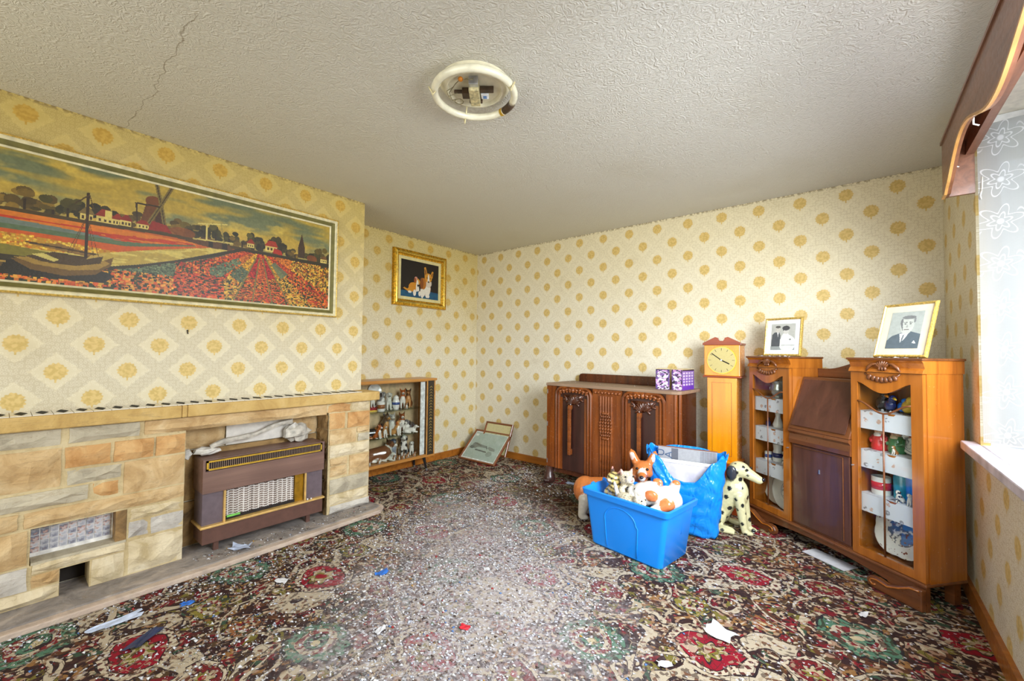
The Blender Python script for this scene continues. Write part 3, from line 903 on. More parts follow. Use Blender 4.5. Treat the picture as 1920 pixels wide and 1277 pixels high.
def tulip_picture():
    A = 2.965
    im = Img(620, 210, A, (120, 140, 120), 5)
    u = lambda k: k*A
    # sky
    n = im.noise(3, 7, 4); n2 = im.noise(5, 12, 3)
    for k in range(3):
        base = np.array((112, 132, 118))*(1-im.V[..., None])*0.4 + np.array((104, 130, 122))
    im.a[:] = (124, 134, 126)
    im.put(np.clip((im.V-0.75)*3, 0, 1), (100, 114, 106), 0.8)
    slant = im.noise(2, 9, 3)
    im.put(np.clip((slant-0.46)*6, 0, 1), (206, 176, 84), 0.85)
    im.put(np.clip((n2-0.60)*6, 0, 1), (222, 196, 112), 0.7)
    im.put(np.clip((0.78-im.V)*4, 0, 1)*np.clip((n-0.35)*4, 0, 1), (212, 174, 90), 0.75)
    # distant tree line
    hz = lambda t: np.interp(t/A, [0, .16, .32, .47, .58, .70, .80, .92, 1.0], [.55, .555, .56, .575, .56, .56, .555, .545, .535])
    H = hz(im.U)
    R = im.r
    def tree(cu, w, h, c):
        b = float(hz(u(cu)))
        for k in range(16):
            dx = R.normal(0, w*0.42); dy = abs(R.normal(0.5, 0.26))*h
            cc = np.array(c)*(0.65+0.7*R.random())
            im.ell(u(cu)+dx*A, b+min(dy, h*1.05), w*A*(0.22+0.14*R.random()), h*(0.16+0.10*R.random()), cc)
        im.line(u(cu), b-0.01, u(cu), b+h*0.5, 0.014, (50, 36, 14))
    for cu, w, h in ((.02, .05, .12), (.08, .05, .11), (.135, .025, .13), (.185, .05, .16), (.235, .03, .06), (.262, .035, .13), (.30, .04, .12), (.335, .035, .13), (.385, .04, .12), (.425, .02, .10),
                     (.50, .035, .13), (.535, .04, .14), (.575, .03, .13), (.605, .03, .15), (.645, .03, .13), (.685, .03, .10), (.72, .03, .14), (.745, .03, .12), (.80, .035, .18), (.835, .03, .11),
                     (.865, .03, .07), (.915, .025, .10), (.945, .03, .12), (.975, .03, .15), (1.0, .02, .12)):
        tree(cu, w, h, [(86, 74, 30), (70, 66, 28), (104, 84, 36), (58, 52, 26)][int(R.integers(0, 4))])
    im.ell(u(.515), .60, .10, .05, (142, 78, 34), 0.8); im.ell(u(.93), .575, .06, .04, (140, 72, 34), 0.8)
    # church
    im.poly([(u(.876), .56), (u(.876), .68), (u(.889), .84), (u(.902), .68), (u(.902), .56)], (70, 50, 30))
    # windmill
    im.poly([(u(.410), .60), (u(.426), .83), (u(.462), .83), (u(.478), .60)], (110, 66, 32)); im.poly([(u(.445), .60), (u(.45), .83), (u(.462), .83), (u(.478), .60)], (72, 42, 22))
    im.ell(u(.443), .835, .062, .05, (124, 72, 36))
    for x1, y1 in ((.447, 1.01), (.486, 1.01), (.472, .60), (.432, .63)):
        im.line(u(.460), .82, u(x1), y1, .03, (128, 112, 70)); im.line(u(.460), .82, u(x1), y1, .008, (70, 56, 32))
    im.line(u(.400), .79, u(.455), .80, .014, (60, 44, 22)); im.line(u(.402), .79, u(.405), .63, .012, (60, 44, 22))
    # houses
    def house(c0, c1, b, h, roof=(150, 46, 22), wall=(226, 208, 152)):
        im.rect(u(c0), b, u(c1), b+h*0.5, wall); im.poly([(u(c0)-.01, b+h*.5), (u(c0)+.03, b+h), (u(c1)-.02, b+h), (u(c1)+.01, b+h*.5)], roof)
        for k in range(3): im.rect(u(c0+(c1-c0)*(.15+.3*k)), b+h*.12, u(c0+(c1-c0)*(.30+.3*k)), b+h*.35, (70, 50, 30))
    house(.285, .312, .555, .11, (128, 108, 72)); house(.318, .352, .555, .12); house(.350, .372, .56, .10); house(.368, .392, .565, .10, (140, 36, 20))
    im.rect(u(.336), .59, u(.350), .67, (228, 212, 150))
    house(.405, .432, .57, .08); im.poly([(u(.43), .57), (u(.44), .66), (u(.475), .64), (u(.49), .57)], (148, 38, 22))
    house(.700, .722, .575, .09); house(.760, .80, .57, .12, (170, 52, 26)); im.poly([(u(.785), .56), (u(.79), .62), (u(.815), .60), (u(.82), .55)], (180, 44, 26)); house(.965, .99, .55, .08, (120, 80, 40))
    # far bank and fields
    ground = im.V < H
    im.put(ground, (74, 58, 22)); im.put(im.V < H-.03, (196, 96, 30))
    b2 = lambda xs, ys: im.V < np.interp(im.U/A, xs, ys)
    im.put(b2([0, .2, .55, .6], [.53, .53, .525, .0]), (224, 128, 34))
    im.put(b2([0, .2, .55, .58], [.49, .49, .51, .0]) & (im.noise(5, 40, 2) > .42), (196, 60, 26))
    im.put(b2([0, .16, .25, .40], [.47, .47, .46, .43]) & ~b2([0, .16, .25, .40], [.42, .41, .42, .42]) & (im.U < u(.41)), (112, 130, 158))
    im.put(b2([0, .2, .40, .54], [.41, .40, .44, .49]), (206, 92, 28))
    m = b2([0, .2, .36, .42], [.36, .36, .33, .30]); im.put(m, (196, 148, 46))
    im.stipple(m & (im.V > .24), 900, 0.012, [(226, 178, 58), (206, 122, 34), (240, 204, 96)])
    im.put(b2([.38, .42, .55, .6], [.43, .44, .50, .0]) & ~b2([.38, .42, .55, .6], [.39, .41, .49, .0]), (92, 116, 108))
    # canal bank on the left, cream field
    m = b2([0, .25, .33, .45, .63], [.27, .26, .30, .40, .53]) & (im.U < u(.64)); im.put(m, (190, 168, 92)); im.put(m & (im.noise(10, 40, 2) > .5), (216, 200, 132)); im.put(b2([0, .16, .30], [.27, .27, .23]) & (im.U < u(.3)), (128, 122, 48))
    bank = lambda: b2([0, .34, .42, .50, .60, .68], [.20, .19, .25, .33, .45, .55])
    m = bank(); im.put(m, (52, 44, 20))
    # fan of tulip beds converging
    vpx, vpy = u(.745), .575
    ang = np.arctan2(im.U-vpx, vpy-im.V)
    lo = b2([0, .30, .42, .50, .60, .69, .80, 1.0], [.04, .12, .215, .30, .41, .52, .515, .50])
    beds = [(-1.6, -1.28, (190, 80, 34)), (-1.28, -1.12, (206, 84, 30)), (-1.12, -.98, (196, 70, 34)), (-.98, -.72, (206, 112, 36)), (-.72, -.40, (214, 158, 40)), (-.40, -.12, (176, 34, 26)), (-.12, .22, (204, 88, 32)),
            (.22, .50, (178, 30, 28)), (.50, .80, (206, 150, 40)), (.80, 1.08, (196, 70, 30)), (1.08, 1.6, (214, 120, 34))]
    dist = np.hypot(im.U-vpx, vpy-im.V)
    for a0, a1, c in beds:
        mm = lo & (ang >= a0) & (ang < a1); im.put(mm, np.array(c)*0.72)
        cs = [c, tuple(min(255, k*1.2) for k in c), tuple(k*.6 for k in c)]
        im.stipple(mm & (dist < .35), 420, .010, cs)
        c2 = [(216, 92, 30), (228, 140, 50), (200, 50, 26), (60, 66, 22), (44, 52, 20)] if c[1] < 120 else [(226, 176, 52), (206, 120, 40), (236, 196, 96), (60, 66, 26), (44, 52, 20)]
        im.stipple(mm & (dist >= .33), 720, .016, c2, 1.2, .3)
    m = lo & (ang > -1.02) & (ang < -.80) & (dist > .25) & (dist < .55); im.stipple(m, 300, .014, [(92, 116, 112), (116, 138, 128), (70, 84, 80)])
    m = lo & (ang > -.72) & (ang < -.42) & (dist > .28) & (dist < .42); im.stipple(m, 260, .012, [(96, 112, 108), (70, 84, 74)])
    m = lo & (ang > .62) & (ang < .9) & (dist > .18) & (dist < .36); im.put(m, (92, 120, 124), .8)
    m = lo & (ang > -1.35) & (ang < -1.2) & (dist > .3) & (dist < .7); im.put(m, (96, 136, 144), .8)
    m = lo & (im.V < .30) & (im.U > u(.36)) & (im.U < u(.50)); im.stipple(m & (im.V > .17), 420, .016, [(92, 112, 104), (60, 72, 60), (120, 138, 128)])
    m = lo & (im.V < .17) & (im.U < u(.54)); im.stipple(m, 900, .020, [(224, 130, 50), (214, 92, 34), (230, 172, 80), (54, 58, 22), (40, 44, 18)], .8, .1)
    m = lo & (im.V < .22) & (im.U > u(.50)) & (im.U < u(.63)); im.stipple(m, 900, .022, [(214, 78, 30), (226, 116, 52), (190, 44, 24), (54, 54, 22), (40, 44, 18)], .8, .1)
    for a in (-.40, -.12, .22, .50):
        im.line(vpx+.10*math.sin(a), vpy-.10*math.cos(a), vpx+.75*math.sin(a), vpy-.75*math.cos(a), .012, (124, 118, 74))
    # lift bridge
    im.poly([(u(.52), .53), (u(.58), .60), (u(.64), .57), (u(.66), .51), (u(.60), .50)], (92, 62, 36)); im.rect(u(.585), .51, u(.598), .58, (40, 30, 18)); im.rect(u(.625), .51, u(.64), .57, (48, 34, 22))
    im.line(u(.545), .565, u(.655), .585, .014, (210, 196, 142)); im.line(u(.580), .58, u(.580), .735, .014, (226, 214, 160)); im.line(u(.557), .72, u(.636), .765, .014, (226, 214, 160)); im.line(u(.62), .76, u(.63), .57, .008, (160, 150, 100))
    # boat
    im.poly([(u(.02), .05), (u(.34), .05), (u(.36), .12), (u(.30), .17), (u(.05), .15)], (38, 32, 14))
    im.poly([(u(.165), .17), (u(.20), .10), (u(.26), .075), (u(.32), .11), (u(.352), .20), (u(.356), .275), (u(.335), .235), (u(.27), .21), (u(.21), .195)], (112, 84, 34))
    im.poly([(u(.17), .185), (u(.205), .145), (u(.27), .125), (u(.325), .155), (u(.35), .22), (u(.335), .24), (u(.27), .21), (u(.21), .20)], (164, 134, 70))
    im.poly([(u(.19), .20), (u(.22), .17), (u(.28), .165), (u(.33), .21), (u(.335), .27), (u(.29), .25), (u(.24), .26)], (74, 56, 26))
    im.poly([(u(.20), .22), (u(.24), .18), (u(.25), .20), (u(.22), .24)], (206, 196, 140)); im.poly([(u(.19), .30), (u(.30), .255), (u(.33), .27), (u(.25), .33)], (140, 108, 62)); im.line(u(.19), .31, u(.33), .28, .012, (70, 50, 24))
    im.poly([(u(.30), .23), (u(.33), .27), (u(.345), .30), (u(.31), .27)], (196, 170, 108))
    im.line(u(.2995), .245, u(.3005), .78, .020, (54, 36, 16)); im.line(u(.302), .77, u(.275), .68, .010, (74, 54, 26)); im.line(u(.303), .77, u(.312), .66, .007, (84, 64, 34))
    for x1 in (.265, .315, .325, .272): im.line(u(.30), .60, u(x1), .27, .004, (84, 54, 24), .7)
    im.poly([(u(.0), .05), (u(.15), .10), (u(.155), .14), (u(.0), .16)], (98, 76, 30)); im.line(u(0), .155, u(.156), .14, .014, (170, 140, 76))
    im.a *= (0.92+0.16*im.noise(40, 40, 2))[..., None]
    im.a *= np.array((0.92, 0.88, 0.64))      # yellowed varnish
    return im
plain('frame_white', (222, 212, 172), 0.35, 0, 0.08)
plain('frame_olive', (112, 104, 52), 0.6, 0, 0.08)
plain('frame_gilt', (214, 180, 96), 0.35, 0.5, 0.2, 120)
def rail_frame(parent, y0, y1, z0, z1, x0, prof, mat, name, axis='y'):
    """Mitred frame: prof = list of (inset, height) from outer edge inward."""
    def ring(i): return [(y0+i, z0+i), (y1-i, z0+i), (y1-i, z1-i), (y0+i, z1-i)]
    k = len(prof)
    for sd in range(4):
        mb = MB(); v = []
        for ins, h in prof:
            r = ring(ins); v.append((x0+h,)+r[sd]); v.append((x0+h,)+r[(sd+1) % 4])
        f = [(2*i, 2*i+1, 2*i+3, 2*i+2) for i in range(k-1)]
        r0, r1 = ring(prof[0][0]), ring(prof[-1][0])
        v += [(x0,)+r0[sd], (x0,)+r0[(sd+1) % 4], (x0,)+r1[sd], (x0,)+r1[(sd+1) % 4]]
        b = 2*k
        f += [(b, b+1, 1, 0), (2*k-2, 2*k-1, b+3, b+2), (b+1, b, b+2, b+3)]
        if axis == 'x': v = [(y, -x, z) for x, y, z in v]
        mb.add(v, f); mb.build(name, mat, parent)
def big_picture():
    t = thing('tulip_field_painting', (0.521, -4.055, 1.449), 0, 'wide painting of a windmill, a moored boat and rows of tulips in a cream frame', 'painting')
    Wd, Hh = 1.96, 0.742
    rail_frame(t, 0, Wd, 0, Hh, 0.0, [(0, 0.028), (0.006, 0.034), (0.010, 0.030)], 'frame_gilt', 'gilt_edge')
    rail_frame(t, 0.010, Wd-0.010, 0.010, Hh-0.010, 0.0, [(0, 0.030), (0.012, 0.034), (0.018, 0.026)], 'frame_white', 'frame_rail')
    rail_frame(t, 0.028, Wd-0.028, 0.028, Hh-0.028, 0.0, [(0, 0.026), (0.022, 0.010)], 'frame_olive', 'olive_slip')
    rail_frame(t, 0.050, Wd-0.050, 0.050, Hh-0.050, 0.0, [(0, 0.012), (0.003, 0.016), (0.011, 0.010)], 'frame_white', 'inner_bead')
    MB().box(0.0, 0.02, 0.02, 0.006, Wd-0.02, Hh-0.02).build('backing', 'frame_olive', t)
    panel('canvas', tulip_picture(), Wd-0.12, Hh-0.12, 'oil_paint', t, (0.008, 0.06, 0.06))
big_picture()

# ------------------------------------------------------------------ corgi picture in the alcove
plain('gilt', (196, 148, 40), 0.32, 0.75, 0.25, 60)
plain('gilt_bright', (232, 196, 96), 0.25, 0.8, 0.15, 60)
plain('mount_cream', (214, 200, 140), 0.7, 0, 0.04)
def corgi_picture():
    t = thing('corgi_picture', (0.002, -1.235, 1.668), 0, 'gilt-framed picture of two corgi dogs on a black background', 'picture')
    Wd, Hh = 0.70, 0.585
    rail_frame(t, 0, Wd, 0, Hh, 0.0, [(0, 0.006), (0.004, 0.034), (0.026, 0.040)], 'gilt', 'outer_rail')
    rail_frame(t, 0.026, Wd-0.026, 0.026, Hh-0.026, 0.0, [(0, 0.040), (0.010, 0.046), (0.018, 0.036)], 'gilt_bright', 'bead_rail')
    rail_frame(t, 0.044, Wd-0.044, 0.044, Hh-0.044, 0.0, [(0, 0.036), (0.012, 0.020), (0.024, 0.016)], 'gilt', 'inner_rail')
    rail_frame(t, 0.068, Wd-0.068, 0.068, Hh-0.068, 0.0, [(0, 0.014), (0.032, 0.012)], 'mount_cream', 'mount')
    MB().box(0.0, 0.01, 0.01, 0.005, Wd-0.01, Hh-0.01).build('backing', 'gilt', t)
    A = 0.50/0.385
    im = Img(150, 116, A, (20, 12, 10), 3)
    im.poly([(0, 0), (A, 0), (A, .20), (.9, .22), (.5, .17), (0, .16)], (14, 74, 110))
    im.put((im.V < .16) & (im.noise(10, 10, 2) > .5), (18, 92, 120), .6)
    o, w = (206, 142, 40), (230, 222, 204)
    # adult sitting
    im.ell(.86, .30, .16, .22, (170, 100, 26)); im.ell(.90, .30, .11, .22, w); im.ell(.93, .45, .12, .12, (214, 200, 180)); im.ell(.88, .12, .05, .09, w); im.ell(.93, .08, .05, .05, w); im.ell(.74, .18, .09, .13, w); im.ell(.72, .10, .05, .09, w)
    im.poly([(.80, .62), (.78, .88), (.83, .90), (.90, .70)], o); im.poly([(.815, .66), (.805, .82), (.83, .83), (.87, .70)], (120, 64, 30)); im.poly([(1.0, .68), (1.06, .80), (1.11, .80), (1.08, .60)], o); im.poly([(1.03, .68), (1.07, .76), (1.09, .75), (1.06, .64)], (120, 64, 30))
    im.ell(.93, .60, .13, .13, o); im.poly([(.92, .70), (.95, .70), (.98, .50), (.93, .44), (.90, .50)], w); im.ell(.94, .49, .025, .03, (20, 14, 14)); im.ell(.89, .60, .016, .02, (20, 14, 14)); im.ell(1.0, .585, .016, .02, (20, 14, 14))
    im.ell(.76, .42, .10, .16, (176, 106, 26)); im.ell(.70, .42, .06, .16, (130, 70, 20))
    # puppy
    im.ell(.42, .28, .16, .13, (206, 136, 34)); im.ell(.30, .20, .08, .06, o); im.poly([(.08, .22), (.12, .25), (.26, .20), (.24, .15)], o); im.ell(.54, .44, .10, .10, o); im.ell(.50, .53, .05, .05, (206, 140, 120)); im.ell(.47, .47, .04, .07, (150, 76, 26)); im.poly([(.53, .50), (.58, .48), (.62, .20), (.50, .16), (.50, .30)], w)
    im.ell(.575, .34, .03, .035, (30, 20, 16)); im.ell(.46, .13, .05, .09, w); im.ell(.63, .12, .04, .07, w); im.ell(.30, .14, .06, .03, w)
    panel('print', im, 0.50, 0.385, 'oil_paint', t, (0.010, 0.10, 0.10))
corgi_picture()

# ------------------------------------------------------------------ two framed pictures leaning in the corner
wood('frame_walnut', (112, 62, 32), (150, 90, 50), 'x', 0.4)
plain('paper_old', (226, 206, 152), 0.7, 0, 0.05)
plain('label_white', (232, 230, 226), 0.6)
def leaning(name, loc, lean, rz, Wd, Hh, im, mount, label, extra):
    t = thing(name, loc, 0, label, 'picture', rot=Euler((-lean, 0, rz)))
    rail_frame(t, 0, Wd, 0, Hh, 0.0, [(0, 0.016), (0.006, 0.022), (0.018, 0.018), (0.020, 0.014)], 'frame_walnut', 'frame_rail', 'x')
    MB().box(0.002, -0.006, 0.002, Wd-0.002, 0.0, Hh-0.002).build('backing', 'paper_old', t)
    MB().box(0.019, -0.010, 0.019, Wd-0.019, -0.0065, Hh-0.019).build('mount', mount, t)
    panel('print', im, Wd-2*extra, Hh-2*extra, 'photo_print', t, (extra, -0.0112, extra), 'x')
    MB().box(0.019, -0.0135, 0.019, Wd-0.019, -0.0125, Hh-0.019).build('glass', 'clear_glass', t)
    return t
im = Img(120, 90, 1.33, (176, 190, 182), 8)
im.put(np.clip((im.noise(4, 6, 3)-.4)*3, 0, 1), (196, 206, 200), .6)
im.poly([(.10, .42), (.14, .56), (.26, .60), (.50, .55), (.74, .52), (.74, .44), (.40, .44), (.30, .36)], (128, 132, 126)); im.poly([(.06, .36), (.08, .46), (.24, .46), (.26, .38), (.20, .34)], (96, 100, 96))
im.line(.18, .58, .50, .50, .02, (90, 92, 90)); im.line(.36, .33, .82, .30, .05, (90, 94, 92)); im.line(.72, .52, .80, .42, .03, (80, 84, 80)); im.poly([(.80, .46), (.86, .52), (1.12, .46), (1.14, .38), (.95, .38)], (136, 142, 134)); im.ell(.98, .25, .12, .10, (150, 160, 152)); im.rect(.02, .86, .14, .95, (238, 240, 238))
leaning('framed_print', (0.155, -0.415, 0.004), math.radians(46), 0, 0.53, 0.405, im, 'label_white', 'walnut-framed grey landscape print leaning in front, in the corner by the skirting', 0.036)
im = Img(60, 50, 1.2, (226, 208, 156), 9)
for k in range(5): im.line(.15+.04*k, .66, .2+.05*k, .58+.02*(k % 2), .012, (90, 70, 44))
im.line(.1, .56, 1.1, .62, .01, (120, 96, 60)); im.line(.5, .6, .62, .72, .01, (120, 96, 60)); im.line(.75, .6, .8, .7, .01, (120, 96, 60))
leaning('framed_sketch', (0.285, -0.225, 0.06), math.radians(22), 0, 0.40, 0.36, im, 'paper_old', 'smaller framed sketch on cream paper leaning behind the landscape print', 0.032)
# ------------------------------------------------------------------ furniture woods
wood('oak_dark', (62, 30, 18), (104, 54, 28), 'z', 0.24, 0.6)
wood('oak_mid', (92, 44, 18), (158, 84, 30), 'z', 0.24, 0.55)
wood('oak_top', (134, 106, 84), (172, 146, 120), 'x', 0.6, 0.0)
wood('oak_panel', (48, 26, 22), (74, 42, 34), 'z', 0.35, 0.3)
wood('oak_carved', (104, 52, 22), (164, 92, 40), 'x', 0.3, 0.4)
wood('bureau_honey', (142, 78, 22), (196, 118, 40), 'z', 0.22, 0.6)
wood('bureau_brown', (92, 52, 28), (134, 80, 42), 'x', 0.32, 0.4)
wood('bureau_panel', (72, 42, 34), (100, 62, 48), 'z', 0.34, 0.35)
wood('clock_honey', (222, 128, 6), (248, 166, 22), 'z', 0.24, 0.55)
wood('clock_red', (126, 46, 12), (164, 70, 22), 'x', 0.35, 0.3)
wood('cabinet_teak', (176, 118, 54), (214, 158, 84), 'y', 0.4, 0.2)
plain('cabinet_black', (58, 50, 40), 0.4, 0, 0.1)
plain('gold_print', (196, 172, 96), 0.4, 0.3)
plain('steel', (190, 192, 196), 0.3, 0.8)
plain('cabinet_inside', (206, 178, 136), 0.6, 0, 0.06)
plain('dark_gap', (24, 18, 16), 0.9)

def half_round_strip(mb, x, y, z0, z1, r, n=6):
    pts = [(x-r, y)] + [(x - r*math.cos(PI*i/n), y - r*math.sin(PI*i/n)) for i in range(1, n)] + [(x+r, y)]
    mb.prism(pts[::-1], 'z', z0, z1)
def arch_path(x0, x1, zb, zt, rad, n=6):
    p = [(x0, zb), (x0, zt-rad)]
    p += [(x0+rad-rad*math.cos(PI/2*i/n), zt-rad+rad*math.sin(PI/2*i/n)) for i in range(1, n+1)]
    p += [(x1-rad+rad*math.sin(PI/2*i/n), zt-rad+rad*math.cos(PI/2*i/n)) for i in range(0, n+1)]
    p += [(x1, zb)]
    return p
def fan(mb, cx, y, cz, r, n, a0, a1, th=0.010, w=0.010):
    for i in range(n):
        a = math.radians(a0+(a1-a0)*i/(n-1))
        c = (cx+math.cos(a)*r*0.55, y-th*0.3, cz+math.sin(a)*r*0.55)
        mb.ell(c, (r*0.48, th, w), 8, 6, rot=(0, -a, 0))
def scrolls(mb, pts, y, r, th):
    for (x, z, a) in pts:
        for k in range(3):
            mb.ell((x+math.cos(a+k*1.1)*r*0.5, y-th*0.3, z+math.sin(a+k*1.1)*r*0.5), (r*0.75, th, r*0.30), 8, 6, rot=(0, -(a+k*1.1), 0))

def sideboard():
    t = thing('carved_sideboard', (1.37, -0.46, 0), math.radians(-3.2), 'dark oak sideboard with two arched carved doors and a fluted centre panel', 'sideboard')
    Wd, Dp, zt = 1.235, 0.43, 0.92
    b = MB()
    b.box(0.012, 0.022, 0.15, Wd-0.03, Dp, 0.895)
    b.build('carcass', 'oak_dark', t)
    MB().prism([(-0.004, -0.006), (Wd-0.06, -0.006), (Wd-0.02, 0.004), (Wd, 0.03), (Wd+0.004, 0.07), (Wd+0.004, Dp+0.004), (-0.004, Dp+0.004)], 'z', 0.895, zt).build('top', 'oak_top', t, bevel=0.004)
    # back rail with rounded ends
    pr = [(0.09, zt), (0.09, zt+0.055), (0.105, zt+0.075), (0.13, zt+0.08), (Wd-0.13, zt+0.08), (Wd-0.105, zt+0.075), (Wd-0.09, zt+0.055), (Wd-0.09, zt)]
    MB().prism(pr, 'y', Dp-0.03, Dp-0.002).build('back_rail', 'oak_dark', t, bevel=0.006)
    # frieze and stiles
    MB().box(0.0, 0.004, 0.15, 0.098, 0.022, 0.895).build('stile', 'oak_mid', t)
    MB().box(1.128, 0.004, 0.15, 1.19, 0.022, 0.895).build('stile', 'oak_mid', t)
    for zz in (0.86, 0.22, 0.56):
        MB().box(0.004, 0.0, zz-0.04, 0.012, 0.004, zz).build('hinge', 'steel', t)
    # end column: paired half rounds
    m = MB(); half_round_strip(m, 1.198, 0.012, 0.15, 0.895, 0.014); half_round_strip(m, 1.224, 0.030, 0.15, 0.895, 0.014); m.build('corner_column', 'oak_mid', t, angle=True)
    # doors
    for x0, x1, hx in ((0.100, 0.488, 0.272), (0.764, 1.126, 0.925)):
        d = MB(); d.prism(arch_path(x0+0.012, x1-0.012, 0.152, 0.868, 0.06), 'y', 0.006, 0.022)
        door = d.build('door', 'oak_panel', t)
        mo = MB()
        for ins, r in ((0.012, 0.014), (0.040, 0.012)):
            mo.tube([(x, 0.004, z) for x, z in arch_path(x0+ins, x1-ins, 0.152, 0.895-ins*0.8, 0.07-ins*0.4)], r, 8)
        mo.build('door_moulding', 'oak_mid', door, angle=True)
        pl = MB(); pl.box(x0+0.052, 0.002, 0.152, x0+0.078, 0.006, 0.80); pl.box(x1-0.078, 0.002, 0.152, x1-0.052, 0.006, 0.80); pl.build('door_border', 'oak_mid', door)
        cv = MB(); cx = (x0+x1)/2
        for k in range(9):
            u = -1+2*k/8
            cv.ell((cx+u*(x1-x0)*0.36, -0.004, 0.872-0.020*u*u), (0.020, 0.010, 0.011), 8, 6, rot=(0, (0.7 if k % 2 else -0.7), 0))
            cv.ell((cx+u*(x1-x0)*0.34, -0.002, 0.853-0.018*u*u), (0.012, 0.008, 0.008), 8, 6)
        cv.ell((cx, -0.006, 0.865), (0.016, 0.012, 0.022), 8, 6)
        cv.build('carved_swag', 'oak_carved', door, smooth=True)
        cf = MB(); fan(cf, cx, 0.004, 0.735, 0.085, 7, 40, 140, 0.010, 0.010)
        scrolls(cf, [(cx-0.070, 0.79, 2.4), (cx+0.070, 0.79, -0.4), (cx-0.035, 0.755, 2.8), (cx+0.035, 0.755, -0.8)], 0.004, 0.034, 0.009)
        cf.prism([(cx-0.11, 0.825), (cx+0.11, 0.825), (cx+0.06, 0.765), (cx, 0.735), (cx-0.06, 0.765)], 'y', 0.001, 0.007)
        cf.build('carved_shell', 'oak_dark', door, smooth=True)
        h = MB(); h.prism([(-0.010, 0.005), (-0.032, 0.0), (-0.034, 0.42), (-0.026, 0.44), (0.004, 0.44), (0.004, 0.41), (-0.014, 0.395), (-0.016, 0.06), (0.004, 0.05), (0.004, 0.0)], 'x', -0.016, 0.016)
        ho = h.build('handle', 'oak_carved', door, bevel=0.005); ho.location = (hx, 0, 0.296)
    # fluted centre panel
    MB().box(0.490, 0.006, 0.15, 0.762, 0.022, 0.895).build('centre_panel', 'oak_mid', t)
    fl = MB()
    for k in range(5): half_round_strip(fl, 0.570+k*0.025, 0.006, 0.16, 0.838, 0.012)
    fl.build('fluting', 'oak_carved', t, angle=True)
    cb = MB()
    for r in range(9):
        for c in range(5):
            wv = 1-((r-4)/5.2)**2
            cb.ell((0.62+(c-2)*0.026*wv, -0.007, 0.486+0.026*r), (0.010, 0.008, 0.011), 7, 5, rot=(0, 0.5*(c-2), 0))
    cb.build('carved_cluster', 'oak_carved', t, smooth=True)
    cs = MB()
    for k in range(8): cs.ell((0.515+0.032*k, 0.004, 0.866), (0.016, 0.008, 0.011), 7, 5, rot=(0, 0.6*(-1)**k, 0))
    cs.build('carved_frieze', 'oak_carved', t, smooth=True)
    MB().box(0.012, 0.03, 0.105, Wd-0.03, 0.05, 0.15).build('apron', 'oak_dark', t)
    for x, y in ((0.03, 0.0), (Wd-0.09, 0.03), (0.05, Dp-0.08), (Wd-0.09, Dp-0.08)):
        f = MB(); f.lathe([(0.034, 0), (0.050, 0.012), (0.056, 0.038), (0.048, 0.068), (0.036, 0.085), (0.036, 0.15)], 14)
        for k in range(5): f.ell((-0.02+0.012*k-0.005, -0.052+0.004*abs(k-2), 0.022), (0.007, 0.012, 0.020), 6, 5)
        o = f.build('bun_foot', 'oak_panel', t, smooth=True); o.location = (x, y+0.01, 0)
sideboard()

